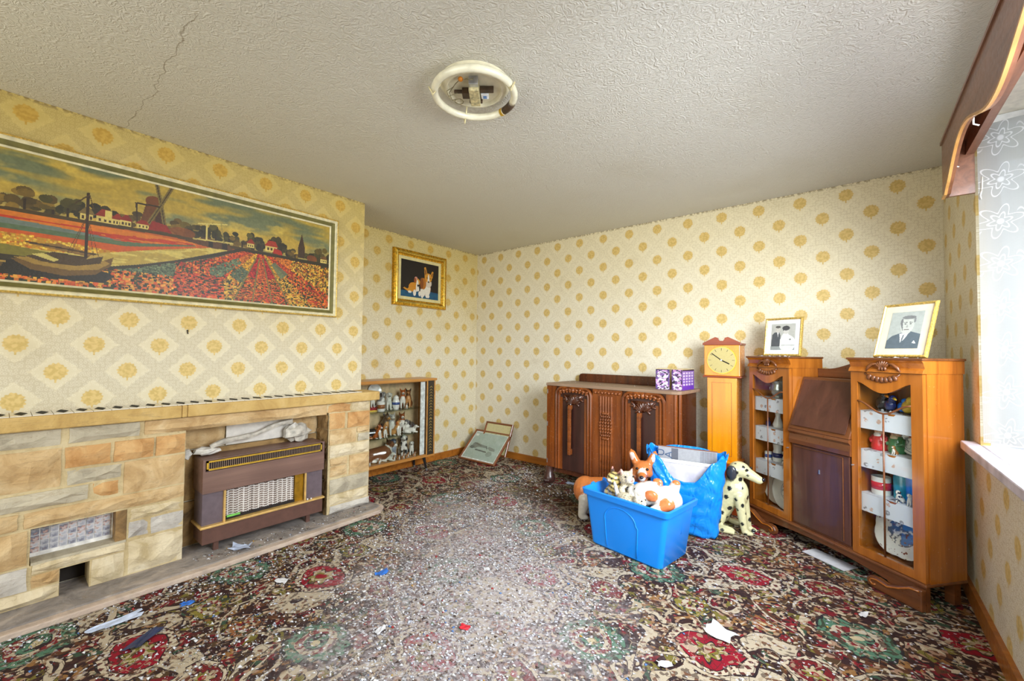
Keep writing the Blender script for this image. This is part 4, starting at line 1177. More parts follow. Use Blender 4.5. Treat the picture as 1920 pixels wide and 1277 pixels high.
def clock():
    t = thing('pendulum_clock', (2.6895, -0.2, 0), 0, 'honey-coloured grandmother clock with a round brass dial against the back wall', 'clock')
    Wd = 0.246
    MB().box(-0.008, -0.012, 0.0, Wd+0.0, 0.18, 0.375).build('plinth', 'clock_red', t, bevel=0.004)
    MB().box(-0.004, -0.010, 0.375, Wd-0.0, 0.18, 0.392).build('plinth_moulding', 'clock_honey', t, bevel=0.004)
    MB().box(0.018, 0.0, 0.392, 0.226, 0.18, 1.022).build('trunk', 'clock_honey', t, bevel=0.003)
    m = MB()
    for b in ((0.052, 0.43, 0.054, 0.985), (0.188, 0.43, 0.190, 0.985), (0.052, 0.43, 0.19, 0.432), (0.052, 0.983, 0.19, 0.985)): m.box(b[0], -0.0015, b[1], b[2], 0.0, b[3])
    m.build('inlay_line', 'clock_red', t)
    MB().box(-0.012, -0.014, 1.022, Wd+0.012, 0.184, 1.036).build('hood_base', 'clock_red', t, bevel=0.004)
    MB().box(-0.002, -0.006, 1.036, Wd+0.002, 0.18, 1.272).build('hood', 'clock_honey', t, bevel=0.003)
    c = Wd/2
    pr = [(-0.012, 1.272), (Wd+0.012, 1.272), (Wd+0.012, 1.288), (c+0.045, 1.334), (c+0.022, 1.326), (c+0.022, 1.318), (c+0.012, 1.304), (c-0.012, 1.304), (c-0.022, 1.318), (c-0.022, 1.326), (c-0.045, 1.334), (-0.012, 1.288)]
    MB().prism(pr, 'y', -0.014, 0.006).build('pediment', 'clock_red', t, bevel=0.002)
    MB().box(-0.010, 0.006, 1.272, Wd+0.010, 0.184, 1.286).build('cornice', 'clock_red', t)
    dz = 1.156
    d = MB(); d.prism([(c+0.104*math.cos(2*PI*i/40), dz+0.104*math.sin(2*PI*i/40)) for i in range(40)][::-1], 'y', -0.012, -0.006); d.build('bezel', 'brass', t, angle=True)
    d = MB(); d.prism([(c+0.098*math.cos(2*PI*i/40), dz+0.098*math.sin(2*PI*i/40)) for i in range(40)][::-1], 'y', -0.0135, -0.012); dial = d.build('dial', 'dial_brass', t)
    for k in range(12):
        a = 2*PI*k/12
        MB().box(-0.0012, -0.0145, 0.074, 0.0012, -0.0135, 0.092, rot=(0, a, 0), piv=(0, -0.014, 0)).build('hour_mark', 'dark_gap', dial).location = (c, 0, dz)
    for a, L, w in ((math.radians(117), 0.062, 0.004), (math.radians(-53), 0.086, 0.003)):
        MB().box(-w, -0.0165, -0.012, w, -0.0150, L, rot=(0, a, 0), piv=(0, -0.016, 0)).build('hand', 'dark_gap', dial).location = (c, 0, dz)
    h = MB(); h.prism([(c+0.007*math.cos(2*PI*i/12), dz+0.007*math.sin(2*PI*i/12)) for i in range(12)][::-1], 'y', -0.019, -0.0135); h.build('hand_boss', 'steel', dial)
p = begin('dial_brass')
v = coord(); x, y, z = sep(v)
th = M('ARCTAN2', z-1.156, x-0.123)
sheen = ab(M('COSINE', th*1.0))
c_ = mix(noise(v, 80, 2)*0.3, (178, 166, 116), (140, 122, 70))
finish(p, c_, 0.32, 0.85)
p.inputs['Anisotropic'].default_value = 0.7
clock()

# ------------------------------------------------------------------ bureau bookcase across the corner
def bureau():
    t = thing('bureau_bookcase', (3.005, -0.243, 0), math.radians(-39), 'side-by-side bureau with two glazed carved towers and a sloping desk flap, set across the corner', 'bureau')
    Dp = 0.25
    for x0, x1 in ((0.0, 0.346), (0.744, 1.090)):
        s = MB()
        s.box(x0, 0.022, 0.12, x0+0.014, Dp, 1.115); s.box(x1-0.014, 0.022, 0.12, x1, Dp, 1.115)
        s.box(x0+0.014, Dp-0.008, 0.12, x1-0.014, Dp, 1.115); s.box(x0+0.014, 0.022, 0.12, x1-0.014, Dp-0.008, 0.150); s.box(x0+0.014, 0.022, 1.10, x1-0.014, Dp-0.008, 1.115)
        s.build('tower_case', 'bureau_honey', t)
        for z in (0.455, 0.69, 0.90):
            MB().box(x0+0.014, 0.030, z-0.010, x1-0.014, Dp-0.008, z).build('shelf', 'bureau_honey', t)
        # cornice
        c = MB(); c.prism([(-0.012, 1.115), (-0.006, 1.130), (0.004, 1.140), (-0.004, 1.165), (-0.016, 1.178), (Dp+0.004, 1.178), (Dp+0.004, 1.115)], 'x', x0-0.004, x1+0.004)
        cor = c.build('cornice', 'bureau_honey', t)
        MB().box(x0-0.012, -0.020, 1.178, x1+0.012, Dp+0.006, 1.190).build('tower_top', 'bureau_brown', t, bevel=0.004)
        cv = MB(); cx = (x0+x1)/2
        fan(cv, cx, -0.010, 1.132, 0.045, 7, 40, 140, 0.008, 0.006)
        for k in range(3): cv.ell((cx-0.014+0.014*k, -0.012, 1.134), (0.007, 0.008, 0.012), 7, 5)
        for sgn in (-1, 1):
            cv.tube([(cx+sgn*0.022, -0.012, 1.160), (cx+sgn*0.050, -0.012, 1.156), (cx+sgn*0.072, -0.012, 1.138), (cx+sgn*0.082, -0.010, 1.118)], [0.005, 0.008, 0.008, 0.003], 6)
        cv.build('carved_crest', 'bureau_brown', cor, smooth=True)
        # door: frame, curved top rail, glazing bars, glass
        d = MB(); gx0, gx1, gz0, gz1 = x0+0.034, x1-0.054, 0.17, 1.085
        d.box(x0, 0.0, 0.125, gx0, 0.021, 1.112); d.box(gx1, 0.0, 0.125, x1-0.004, 0.021, 1.112); d.box(gx0, 0.0, 0.125, gx1, 0.021, gz0)
        n = 12; w = gx1-gx0
        pr = [(gx0, 1.112)] + [(gx0+w*i/n, 1.060-0.055*math.sin(PI*i/n)**1.5) for i in range(n+1)] + [(gx1, 1.112)]
        d.prism(pr, 'y', 0.0, 0.021)
        door = d.build('door', 'bureau_honey', t)
        MB().box(gx0, 0.008, gz0, gx1, 0.0105, 1.07).build('glass', 'clear_glass', door)
        br = MB()
        br.tube([(gx0+w*i/14, 0.003, 0.955-0.055*(0.5-0.5*math.cos(2*PI*i/14))) for i in range(15)], 0.005, 6)
        br.tube([(cx-0.01, 0.003, gz0), (cx-0.01, 0.003, 0.90)], 0.0045, 6)
        br.build('glazing_bar', 'bureau_brown', door, smooth=True)
        cr = MB()
        for k in range(7):
            u = -1+2*k/6
            cr.ell((cx-0.01+u*0.062, -0.004, 1.088-0.012*(1-u*u)), (0.012, 0.008, 0.017), 7, 5, rot=(0, -0.5*u, 0))
        cr.tube([(cx-0.01-0.085, -0.002, 1.108), (cx-0.01-0.05, -0.002, 1.078), (cx-0.01, -0.002, 1.062), (cx-0.01+0.05, -0.002, 1.078), (cx-0.01+0.085, -0.002, 1.108)], 0.005, 6)
        cr.build('carved_basket', 'bureau_brown', door, smooth=True)
        k = MB(); kx = (x1-0.012) if x0 == 0 else (x0+0.012); k.tube([(kx, -0.002, 0.60), (kx, -0.016, 0.60)], 0.004, 6); k.build('key', 'steel', door)
    # desk between the towers
    x0, x1 = 0.3465, 0.7435
    MB().box(x0, 0.012, 0.12, x1, Dp, 0.715).build('desk_cupboard', 'bureau_brown', t)
    d = MB().box(x0+0.018, 0.0, 0.145, x1-0.012, 0.0118, 0.635).build('cupboard_door', 'bureau_panel', t, bevel=0.003)
    MB().tube([(x0+0.03, -0.001, 0.622), (x1-0.05, -0.001, 0.622), (x1-0.05, -0.001, 0.16)], 0.003, 6).build('door_bead', 'bureau_brown', d)
    MB().box(x0+0.20, -0.004, 0.49, x0+0.206, 0.0, 0.515).build('keyhole', 'steel', d)
    m = MB(); m.prism([(-0.010, 0.640), (0.012, 0.640), (0.012, 0.732), (-0.018, 0.732), (-0.020, 0.715), (-0.006, 0.700), (-0.012, 0.665)], 'x', x0+0.001, x1-0.001); m.build('desk_moulding', 'bureau_brown', t)
    # sloping flap
    def sl(yy0, zz0, yy1, zz1, th): return [(yy0, zz0), (yy1, zz1), (yy1+th, zz1), (yy0+th, zz0)]
    MB().prism(sl(-0.018, 0.733, 0.105, 1.060, 0.02), 'x', x0+0.001, x1-0.001).build('desk_flap', 'bureau_brown', t, bevel=0.003)
    fp = MB(); fp.prism(sl(-0.0135, 0.757, 0.0955, 1.045, 0.004), 'x', x0+0.024, x1-0.024); o = fp.build('flap_panel', 'bureau_panel', t); o.location = (0, -0.004, 0)
    side = MB(); side.prism([(0.012, 0.715), (0.125, 1.055), (0.125, 1.06), (Dp, 1.06), (Dp, 0.715)], 'x', x0+0.002, x1-0.002); side.build('desk_body', 'bureau_brown', t)
    pts = [(x0, 1.06), (x0, 1.115)] + [(x0+(x1-x0)*i/14, 1.115+0.060*(0.5-0.5*math.cos(PI*min(1, max(0, (i/14-0.15)/0.7))))) for i in range(15)] + [(x1, 1.06)]
    MB().prism(pts, 'y', Dp-0.03, Dp).build('desk_back', 'bureau_brown', t, bevel=0.003)
    # base: shaped apron and scroll feet
    n = 24
    ap = [(0.0, 0.13), (1.09, 0.13), (1.09, 0.0)] + [(1.09-0.05-(0.99)*i/n, 0.0 + 0.085*max(0, math.sin(PI*(0.06+0.88*i/n)))**0.5 if 2 < i < n-2 else 0.0) for i in range(n+1)] + [(0.0, 0.0)]
    MB().prism(ap, 'y', 0.0, 0.02).build('apron', 'bureau_brown', t)
    MB().box(-0.004, -0.010, 0.112, 1.094, Dp, 0.126).build('base_moulding', 'bureau_brown', t, bevel=0.004)
    for sgn, xc in ((1, 0.0), (-1, 1.09)):
        q = [(0, 0), (0, 0.105), (0.05, 0.10), (0.10, 0.072), (0.15, 0.052), (0.20, 0.062), (0.235, 0.058), (0.255, 0.035), (0.245, 0.008), (0.22, 0)]
        poly = [(xc+sgn*a, b) for a, b in q]
        f = MB(); f.prism(poly if sgn < 0 else poly[::-1], 'y', -0.032, -0.001)
        fo = f.build('scroll_foot', 'bureau_brown', t, bevel=0.006)
        r = MB(); r.tube([(xc+sgn*a, -0.033, b) for a, b in ((0.01, 0.095), (0.05, 0.09), (0.10, 0.062), (0.15, 0.042), (0.20, 0.050), (0.228, 0.044), (0.235, 0.03), (0.22, 0.018), (0.205, 0.026))], 0.005, 6); r.build('scroll_carving', 'bureau_honey', fo, smooth=True)
    for x in (0.02, 1.03):
        MB().box(x, Dp-0.05, 0, x+0.04, Dp-0.01, 0.12).build('rear_foot', 'bureau_brown', t)
bureau()

# ------------------------------------------------------------------ glazed display cabinet in the alcove
def display_cabinet():
    t = thing('display_cabinet', (0.02, -1.845, 0), 0, 'teak display cabinet on splayed black legs, filled with dog ornaments, in the alcove', 'cabinet')
    Wd, xf, zb, zt = 0.965, 0.262, 0.145, 0.905
    MB().box(0.0, -0.012, zt, xf+0.012, Wd+0.012, zt+0.024).build('top', 'cabinet_teak', t, bevel=0.004)
    MB().box(0.0, 0.0, zb, xf, Wd, zb+0.018).build('bottom', 'cabinet_teak', t)
    MB().box(0.0, 0.0, zb+0.018, 0.008, Wd, zt).build('back_panel', 'cabinet_inside', t)
    MB().box(0.008, 0.0, zb+0.018, xf-0.002, 0.016, zt).build('side', 'cabinet_teak', t)
    MB().box(0.008, Wd-0.016, zb+0.018, xf-0.002, Wd, zt).build('side', 'cabinet_teak', t)
    pl = MB().box(xf-0.016, Wd-0.105, zb+0.018, xf-0.002, Wd-0.016, zt).build('pilaster', 'cabinet_black', t)
    MB().box(xf-0.002, Wd-0.112, zb+0.018, xf+0.004, Wd-0.100, zt).build('pilaster_edge', 'cabinet_teak', t)
    chev = None
    for k in range(24):
        if chev is None:
            c = MB(); c.prism([(-0.016, 0.014), (0, 0.0), (0.016, 0.014), (0.016, 0.019), (0, 0.006), (-0.016, 0.019)], 'x', xf-0.002, xf-0.0005); chev = c.build('chevron', 'gold_print', pl); o = chev
        else: o = chev.copy(); COL.objects.link(o); o.parent = pl
        o.location = (0, Wd-0.056, zb+0.05+k*0.0285)
        if k < 12: o.rotation_euler = (PI, 0, 0); o.location = (0, Wd-0.056, zb+0.07+k*0.0285)
    MB().box(xf-0.04, Wd-0.16, zb+0.018, xf-0.034, Wd-0.106, zt).build('mirror_strip', 'label_white', t)
    for z in (0.388, 0.632):
        MB().box(0.010, 0.018, z, xf-0.045, Wd-0.11, z+0.006).build('shelf', 'shelf_glass', t)
    MB().box(xf-0.024, 0.016, zb+0.026, xf-0.021, 0.50, zt-0.006).build('glass_door', 'clear_glass', t)
    MB().box(xf-0.012, 0.42, zb+0.026, xf-0.009, Wd-0.115, zt-0.006).build('glass_door', 'clear_glass', t)
    m = MB(); m.box(xf-0.028, 0.016, zb+0.018, xf, Wd-0.106, zb+0.027); m.box(xf-0.028, 0.016, zt-0.006, xf, Wd-0.106, zt); m.build('door_track', 'cabinet_teak', t)
    for x, y, dx, dy in ((xf-0.05, Wd-0.10, 0.02, 0.03), (xf-0.05, 0.10, 0.02, -0.03), (0.05, Wd-0.10, -0.02, 0.03), (0.05, 0.10, -0.02, -0.03)):
        l = MB(); l.tube([(x, y, zb), (x+dx*0.8, y+dy*0.8, 0.022)], [0.017, 0.009], 10); lo = l.build('leg', 'dark_gap', t, angle=True)
        f = MB(); f.tube([(x+dx*0.8, y+dy*0.8, 0.022), (x+dx, y+dy, 0.0)], [0.0095, 0.008], 10); f.build('ferrule', 'steel', lo)
display_cabinet()

# ------------------------------------------------------------------ ceiling light
plain('lamp_enamel', (226, 218, 188), 0.3, 0, 0.06, 20, 0.3)
plain('tube_glass', (232, 226, 198), 0.2, 0, 0.05, 20, 0.4)
plain('choke_metal', (196, 184, 140), 0.45, 0.3, 0.2, 60)
plain('bakelite', (70, 52, 36), 0.4, 0, 0.2)
plain('wire', (120, 110, 76), 0.4, 0.3)
plain('orange_cap', (212, 130, 34), 0.4)
plain('blue_label', (96, 134, 186), 0.4)
def ceiling_light():
    t = thing('ceiling_light', (2.287, -2.392, 2.4), math.radians(0), 'round fluorescent ceiling light with its cover missing and bare wiring', 'ceiling light')
    b = MB(); b.lathe([(0.158, 0.0), (0.158, -0.004), (0.150, -0.012), (0.128, -0.030), (0.122, -0.030), (0.118, -0.012), (0.04, -0.010), (0.0, -0.010)], 40); b.build('base_pan', 'lamp_enamel', t, angle=True)
    n = 44; a0 = math.radians(81)
    pts = [(0.178*math.cos(a0+2*PI*0.94*i/n), 0.178*math.sin(a0+2*PI*0.94*i/n), -0.047) for i in range(n+1)]
    tb = MB().tube(pts, 0.0165, 10).build('ring_tube', 'tube_glass', t, smooth=True)
    am = a0 - PI*0.06
    g = MB(); g.tube([(0.178*math.cos(am+k*0.09), 0.178*math.sin(am+k*0.09), -0.047) for k in (-2.3, -1, 0, 1, 2.3)], 0.0175, 10); g.build('tube_socket', 'bakelite', tb, smooth=True)
    g = MB(); g.tube([(0.178*math.cos(am+0.24), 0.178*math.sin(am+0.24), -0.047), (0.178*math.cos(am+0.32), 0.178*math.sin(am+0.32), -0.047)], 0.018, 10); g.build('tube_cap', 'brass', tb)
    for k in (0.2, 2.6, 4.1):
        c = MB(); c.tube([(0.145*math.cos(k), 0.145*math.sin(k), -0.010), (0.166*math.cos(k), 0.166*math.sin(k), -0.050), (0.186*math.cos(k), 0.186*math.sin(k), -0.079), (0.203*math.cos(k), 0.203*math.sin(k), -0.047)], 0.0035, 6); c.build('spring_clip', 'choke_metal', t)
    r = math.radians(-51)     # choke lies across the pan
    def bx(nm, m, *q):
        o = MB().box(q[0], -q[4], q[2], q[3], -q[1], q[5]).build(nm, m, t, bevel=0.002); o.rotation_euler = (0, 0, r); return o
    bx('choke', 'choke_metal', -0.065, -0.022, -0.062, 0.055, 0.022, -0.012)
    bx('choke_end', 'bakelite', -0.078, -0.030, -0.040, -0.065, 0.030, -0.012)
    bx('choke_tag', 'steel', 0.055, -0.020, -0.048, 0.080, 0.020, -0.012)
    bx('starter_block', 'bakelite', -0.040, 0.024, -0.042, 0.000, 0.058, -0.012)
    bx('starter_arm', 'bakelite', -0.020, 0.058, -0.030, -0.010, 0.095, -0.016)
    bx('terminal_block', 'bakelite', -0.005, -0.085, -0.036, 0.012, -0.024, -0.012)
    bx('capacitor', 'label_white', -0.050, -0.060, -0.036, -0.014, -0.026, -0.012)
    bx('capacitor_label', 'blue_label', -0.045, -0.052, -0.037, -0.025, -0.036, -0.0358)
    def wr(*p): MB().tube(p, 0.0018, 5).build('wire', 'wire', t, smooth=True)
    wr((-0.05, -0.08, -0.03), (-0.075, -0.10, -0.05), (-0.09, -0.075, -0.055), (-0.06, -0.05, -0.04))
    wr((-0.09, 0.0, -0.03), (-0.105, -0.04, -0.05), (-0.08, -0.08, -0.045), (-0.03, -0.09, -0.03), (0.02, -0.10, -0.03))
    wr((0.05, -0.06, -0.02), (0.07, -0.085, -0.05), (0.045, -0.10, -0.045), (0.02, -0.085, -0.03))
    wr(*[(-0.088+0.02*math.cos(i*0.7), -0.012+0.02*math.sin(i*0.7), -0.05) for i in range(10)])
    MB().ell((0.01, -0.098, -0.03), (0.012, 0.012, 0.010), 8, 6).build('wire_cap', 'orange_cap', t, smooth=True)
ceiling_light()
# ------------------------------------------------------------------ ceramic figures: one continuous surface grown from joined blobs
attr_mat('ceramic', 0.18, 0.4)
def E_(c, r, col, rot=None): return ('e', c, r if isinstance(r, tuple) else (r, r, r), col, rot)
def C_(p, r, q, s, col): return ('c', p, r, q, s, col)
def mirror(bl):
    out = []
    for b in bl:
        if b[0] == 'e': out.append(('e', (b[1][0], -b[1][1], b[1][2]), b[2], b[3], None if b[4] is None else (-b[4][0], b[4][1], -b[4][2])))
        else: out.append(('c', (b[1][0], -b[1][1], b[1][2]), b[2], (b[3][0], -b[3][1], b[3][2]), b[4], b[5]))
    return bl + out
def blobmesh(name, blobs, voxel, paint=(), smooth=3, func=None, flat=True):
    mb = MB()
    for b in blobs:
        if b[0] == 'e': mb.ell(b[1], b[2], 14, 10, b[4])
        else:
            mb.tube([b[1], b[3]], [b[2], b[4]], 12); mb.ell(b[1], b[2], 12, 8); mb.ell(b[3], b[4], 12, 8)
    me = mb.mesh(name, 'ceramic')
    o = D.objects.new('tmp', me); COL.objects.link(o)
    m = o.modifiers.new('r', 'REMESH'); m.mode = 'VOXEL'; m.voxel_size = voxel
    s = o.modifiers.new('s', 'SMOOTH'); s.iterations = smooth; s.factor = 0.5
    dg = bpy.context.evaluated_depsgraph_get()
    me2 = D.meshes.new_from_object(o.evaluated_get(dg))
    D.objects.remove(o); D.meshes.remove(me)
    n = len(me2.vertices); P = np.zeros(n*3, np.float32); me2.vertices.foreach_get('co', P); P = P.reshape(-1, 3)
    if flat: P[:, 2] = np.maximum(P[:, 2], 0.0); me2.vertices.foreach_set('co', P.ravel())
    best = np.full(n, 1e9); col = np.zeros((n, 3))
    for b in blobs:
        if b[0] == 'e':
            q = P-np.array(b[1])
            if b[4] is not None: q = q @ np.array(Euler(b[4]).to_matrix())
            d = (np.linalg.norm(q/np.array(b[2]), axis=1)-1)*min(b[2]); c = b[3]
        else:
            a, e = np.array(b[1]), np.array(b[3]); ab_ = e-a
            tt = np.clip((P-a) @ ab_/(ab_ @ ab_), 0, 1)
            d = np.linalg.norm(P-a-tt[:, None]*ab_, axis=1)-(b[2]+(b[4]-b[2])*tt); c = b[5]
        k = d < best; best[k] = d[k]; col[k] = c
    for c, r, cc in paint:
        r = r if isinstance(r, tuple) else (r, r, r)
        k = np.linalg.norm((P-np.array(c))/np.array(r), axis=1) < 1
        col[k] = cc
    if func is not None: col = func(P, col)
    c = np.clip(col/255.0, 0, 1); c = np.where(c <= 0.04045, c/12.92, ((c+0.055)/1.055)**2.4)
    at_ = me2.attributes.new('Col', 'FLOAT_COLOR', 'POINT')
    at_.data.foreach_set('color', np.concatenate([c, np.ones((n, 1))], 1).ravel().astype(np.float32))
    me2.name = name
    me2.materials.clear(); me2.materials.append(MATS['ceramic'])
    me2.polygons.foreach_set('use_smooth', [True]*len(me2.polygons)); me2.update()
    return me2
BLK = (26, 24, 26)
def sit_dog(cb, cw, ce, ear='prick', fluff=0.0):
    bl = [E_((-.16, .12, .2), (.19, .12, .2), cb), E_((.05, .19, .045), (.12, .055, .045), cw), C_((.19, .085, .45), .075, (.24, .09, .06), .05, cw), E_((.28, .09, .035), (.075, .055, .04), cw)]
    bl += [C_((.14, .10, .93), .055, (.11, .15, 1.10), .018, ce)] if ear == 'prick' else [E_((.15, .15, .83), (.07, .035, .13), ce)]
    bl = mirror(bl)
    bl += [C_((-.14, 0, .24), .2, (.1, 0, .58), .165+fluff*.5, cb), E_((.18, 0, .5), (.12+fluff, .13+fluff, .2), cw), C_((.1, 0, .6), .145+fluff, (.16, 0, .8), .12, cb),
           E_((.2, 0, .86), (.15, .14, .13), cb), C_((.29, 0, .82), .08, (.41, 0, .79), .055, cw), C_((-.28, 0, .09), .055, (-.42, .1, .05), .035, cb)]
    return bl, [((.47, 0, .81), .045, BLK), ((.30, .075, .90), .024, BLK), ((.30, -.075, .90), .024, BLK)]
def lie_dog(cb, cw, ce, ear='drop', fluff=0.0):
    bl = [E_((-.33, .15, .15), (.17, .1, .15), cb), C_((.18, .1, .12), .07, (.48, .11, .05), .05, cw), C_((-.2, .2, .05), .05, (.0, .22, .045), .05, cw)]
    bl += [E_((.33, .15, .44), (.06, .035, .12), ce)] if ear == 'drop' else [C_((.33, .09, .55), .05, (.30, .13, .68), .016, ce)]
    bl = mirror(bl)
    bl += [C_((-.35, 0, .2), .19, (.2, 0, .23), .18+fluff, cb), E_((.26, 0, .26), (.13+fluff, .14+fluff, .18), cw), C_((.22, 0, .3), .14, (.34, 0, .44), .11, cw), E_((.38, 0, .48), (.14, .125, .115), cb),
           C_((.47, 0, .45), .07, (.58, 0, .43), .05, cw), C_((-.48, 0, .14), .06, (-.62, .18, .05), .04, cb)]
    return bl, [((.635, 0, .45), .04, BLK), ((.47, .07, .52), .022, BLK), ((.47, -.07, .52), .022, BLK)]
FIG = {}
def figproto(key, spec, scale, vox=0.028):
    bl, pt = spec
    me = blobmesh(key, bl, vox, pt)
    me.transform(Matrix.Scale(scale, 4)); me.update()
    FIG[key] = me
W_, G_ = (232, 226, 214), (150, 146, 142)
TAN, RED, SAB, DRK = (206, 150, 86), (176, 92, 40), (120, 76, 44), (52, 42, 38)
figproto('corgi_sit', sit_dog(RED, W_, RED), 0.165)
figproto('terrier', sit_dog(W_, W_, (206, 200, 188), 'drop'), 0.155)
figproto('grey_sit', sit_dog(G_, W_, DRK, 'drop'), 0.15)
figproto('dark_sit', sit_dog(SAB, (196, 140, 84), DRK), 0.155)
figproto('shepherd', sit_dog((96, 76, 56), TAN, DRK, 'prick', .02), 0.185)
figproto('pup_tan', sit_dog(TAN, W_, RED, 'drop'), 0.11)
figproto('hare_dog', sit_dog((196, 190, 184), W_, (206, 190, 180), 'prick'), 0.185)
figproto('collie_sit', sit_dog((150, 84, 44), W_, (120, 66, 36), 'prick', .05), 0.175)
figproto('merle', lie_dog((120, 116, 116), W_, DRK, 'drop', .03), 0.19)
figproto('blacktan', lie_dog(DRK, (166, 104, 52), DRK), 0.20)
figproto('collie_lie', lie_dog((126, 78, 48), W_, (80, 50, 34), 'prick', .06), 0.30)
figproto('white_lie', lie_dog(W_, W_, (206, 198, 186)), 0.16)
figproto('spaniel', sit_dog((74, 82, 98), (150, 158, 170), (52, 56, 70), 'drop', .05), 0.165)
def spots(P, col):
    r = np.random.default_rng(4)
    for k in range(26):
        c = P[r.integers(0, len(P))]
        col[np.linalg.norm(P-c, axis=1) < 0.055+0.03*r.random()] = (36, 34, 38)
    return col
bl, pt = sit_dog(W_, W_, DRK, 'drop'); FIG['spotted'] = blobmesh('spotted', bl, 0.028, pt, func=spots); FIG['spotted'].transform(Matrix.Scale(0.20, 4))
bl, pt = sit_dog(W_, W_, DRK, 'drop'); FIG['blackwhite'] = blobmesh('blackwhite', bl, 0.03, list(pt)+[((-.1, 0, .3), (.3, .3, .26), DRK)]); FIG['blackwhite'].transform(Matrix.Scale(0.125, 4))
figproto('mini', sit_dog((170, 112, 62), W_, SAB, 'drop'), 0.055, 0.05)
def fig(key, name, loc, rz, label, scale=1.0, cat='figurine', group=None):
    o = D.objects.new(name, FIG[key]); COL.objects.link(o)
    place(o, loc, rz, scale)
    return tag(o, label, cat, group)
plain('cushion_red', (150, 34, 40), 0.6, 0, 0.1)
plain('china_white', (232, 228, 220), 0.15, 0, 0.04, 30, 0.4)
plain('china_blue', (60, 88, 150), 0.2, 0, 0.1, 30, 0.4)
plain('china_cream', (222, 206, 168), 0.2, 0, 0.06, 30, 0.4)
plain('china_green', (70, 130, 84), 0.2, 0, 0.15, 30, 0.4)
plain('china_red', (206, 44, 50), 0.2, 0, 0.1, 30, 0.4)
plain('china_brown', (140, 88, 48), 0.25, 0, 0.15, 30, 0.4)
plain('china_navy', (30, 44, 96), 0.15, 0, 0.15, 30, 0.5)
plain('china_black', (34, 32, 36), 0.2, 0, 0.2, 30, 0.4)
plain('china_teal', (28, 150, 170), 0.2, 0, 0.12, 30, 0.4)
plain('china_sky', (40, 120, 220), 0.2, 0, 0.12, 30, 0.4)
plain('skin_paint', (226, 178, 148), 0.3, 0, 0.05, 30, 0.3)
plain('yellow_paint', (226, 186, 60), 0.3, 0, 0.1, 30, 0.3)
plain('lustre', (176, 180, 178), 0.15, 0.7, 0.2, 40)
p = begin('plate_print')
v = coord(); x, y, z = sep(v); r = M('SQRT', x*x+y*y)
nz = noise(v, 60, 3)
c_ = mix(ss(0.45, 0.6, nz)*lt(r, 0.060), (226, 222, 210), (110, 116, 120))
c_ = mix(ss(0.56, 0.62, noise(v, 34, 2))*lt(r, 0.055), c_, (150, 70, 56))
c_ = mix(lt(ab(r-0.066), 0.0015), c_, (90, 100, 120))
finish(p, c_, 0.15, 0, None, 0.4)
p = begin('plate_blue')
v = coord(); x, y, z = sep(v); r = M('SQRT', x*x+y*y)
nz = noise(v, 45, 3)
c_ = mix(ss(0.42, 0.52, nz)*lt(r, 0.068), (228, 226, 222), (84, 92, 108))
c_ = mix(lt(r, 0.06)*lt(0.0, x)*ss(0.4, 0.5, noise(v, 20, 1)), c_, (70, 124, 190))
c_ = mix(ss(0.64, 0.7, noise(v, 60, 1)), c_, (120, 70, 60))
finish(p, c_, 0.15, 0, None, 0.4)

CX, CY = 0.02, -1.845
def cab(px, depth): return -1.585+(680+px/6.3875-692)*0.0058 - (depth-0.12)*0.75
TOPZ, MIDZ, LOWZ = 0.638, 0.394, 0.163
def cf(key, name, px, x, z, label, rz=0.0, s=1.0): fig(key, name, (CX+x, cab(px, x), z+0.0005), rz, label, s*1.1)
# top shelf
t = thing('dog_on_cushion', (CX+0.10, cab(150, 0.10), TOPZ), -0.3, 'grey and white dog figurine on a red cushion, top shelf of the dog cabinet', 'figurine')
mb = MB(); mb.ell((0, 0, 0.022), (0.050, 0.055, 0.022), 12, 8); mb.build('cushion', 'cushion_red', t, smooth=True)
mb = MB(); mb.box(-0.05, -0.055, 0.0, 0.052, 0.055, 0.012); mb.build('base', 'yellow_paint', t, bevel=0.003)
o = D.objects.new('dog', FIG['grey_sit']); COL.objects.link(o); o.parent = t; o.location = (-0.005, 0, 0.034); o.scale = (0.85,)*3
def plate(name, loc, rot, R, mat, label, parent=None, cat='plate', sq=0.0):
    mb = MB(); n = 36
    prof = [(0.0, 0.004), (0.62, 0.004), (0.70, 0.010), (0.97, 0.020), (1.0, 0.022), (1.0, 0.019), (0.72, 0.004), (0.62, 0.0), (0.0, 0.0)]
    v = []; k = len(prof)
    for r, z in prof:
        for j in range(n):
            w = 2*PI*j/n
            q = 1.0+sq*(abs(math.sin(2*w)))
            v.append((r*R*q*math.cos(w), r*R*q*math.sin(w), z*(R/0.1)*0.7))
    f = [(i*n+j, (i+1)*n+j, (i+1)*n+(j+1) % n, i*n+(j+1) % n)[::-1] for i in range(k-1) for j in range(n)]
    mb.add(v, f)
    o = mb.build(name, mat, parent, smooth=True); o.location = loc; o.rotation_euler = rot
    return tag(o, label, cat) if label else o
plate('oval_dish', (CX+0.03, cab(165, 0.03), TOPZ+0.175), (0, math.radians(78), 0), 0.072, 'china_white', 'white oval dish leaning at the back of the cabinet top shelf', cat='dish')
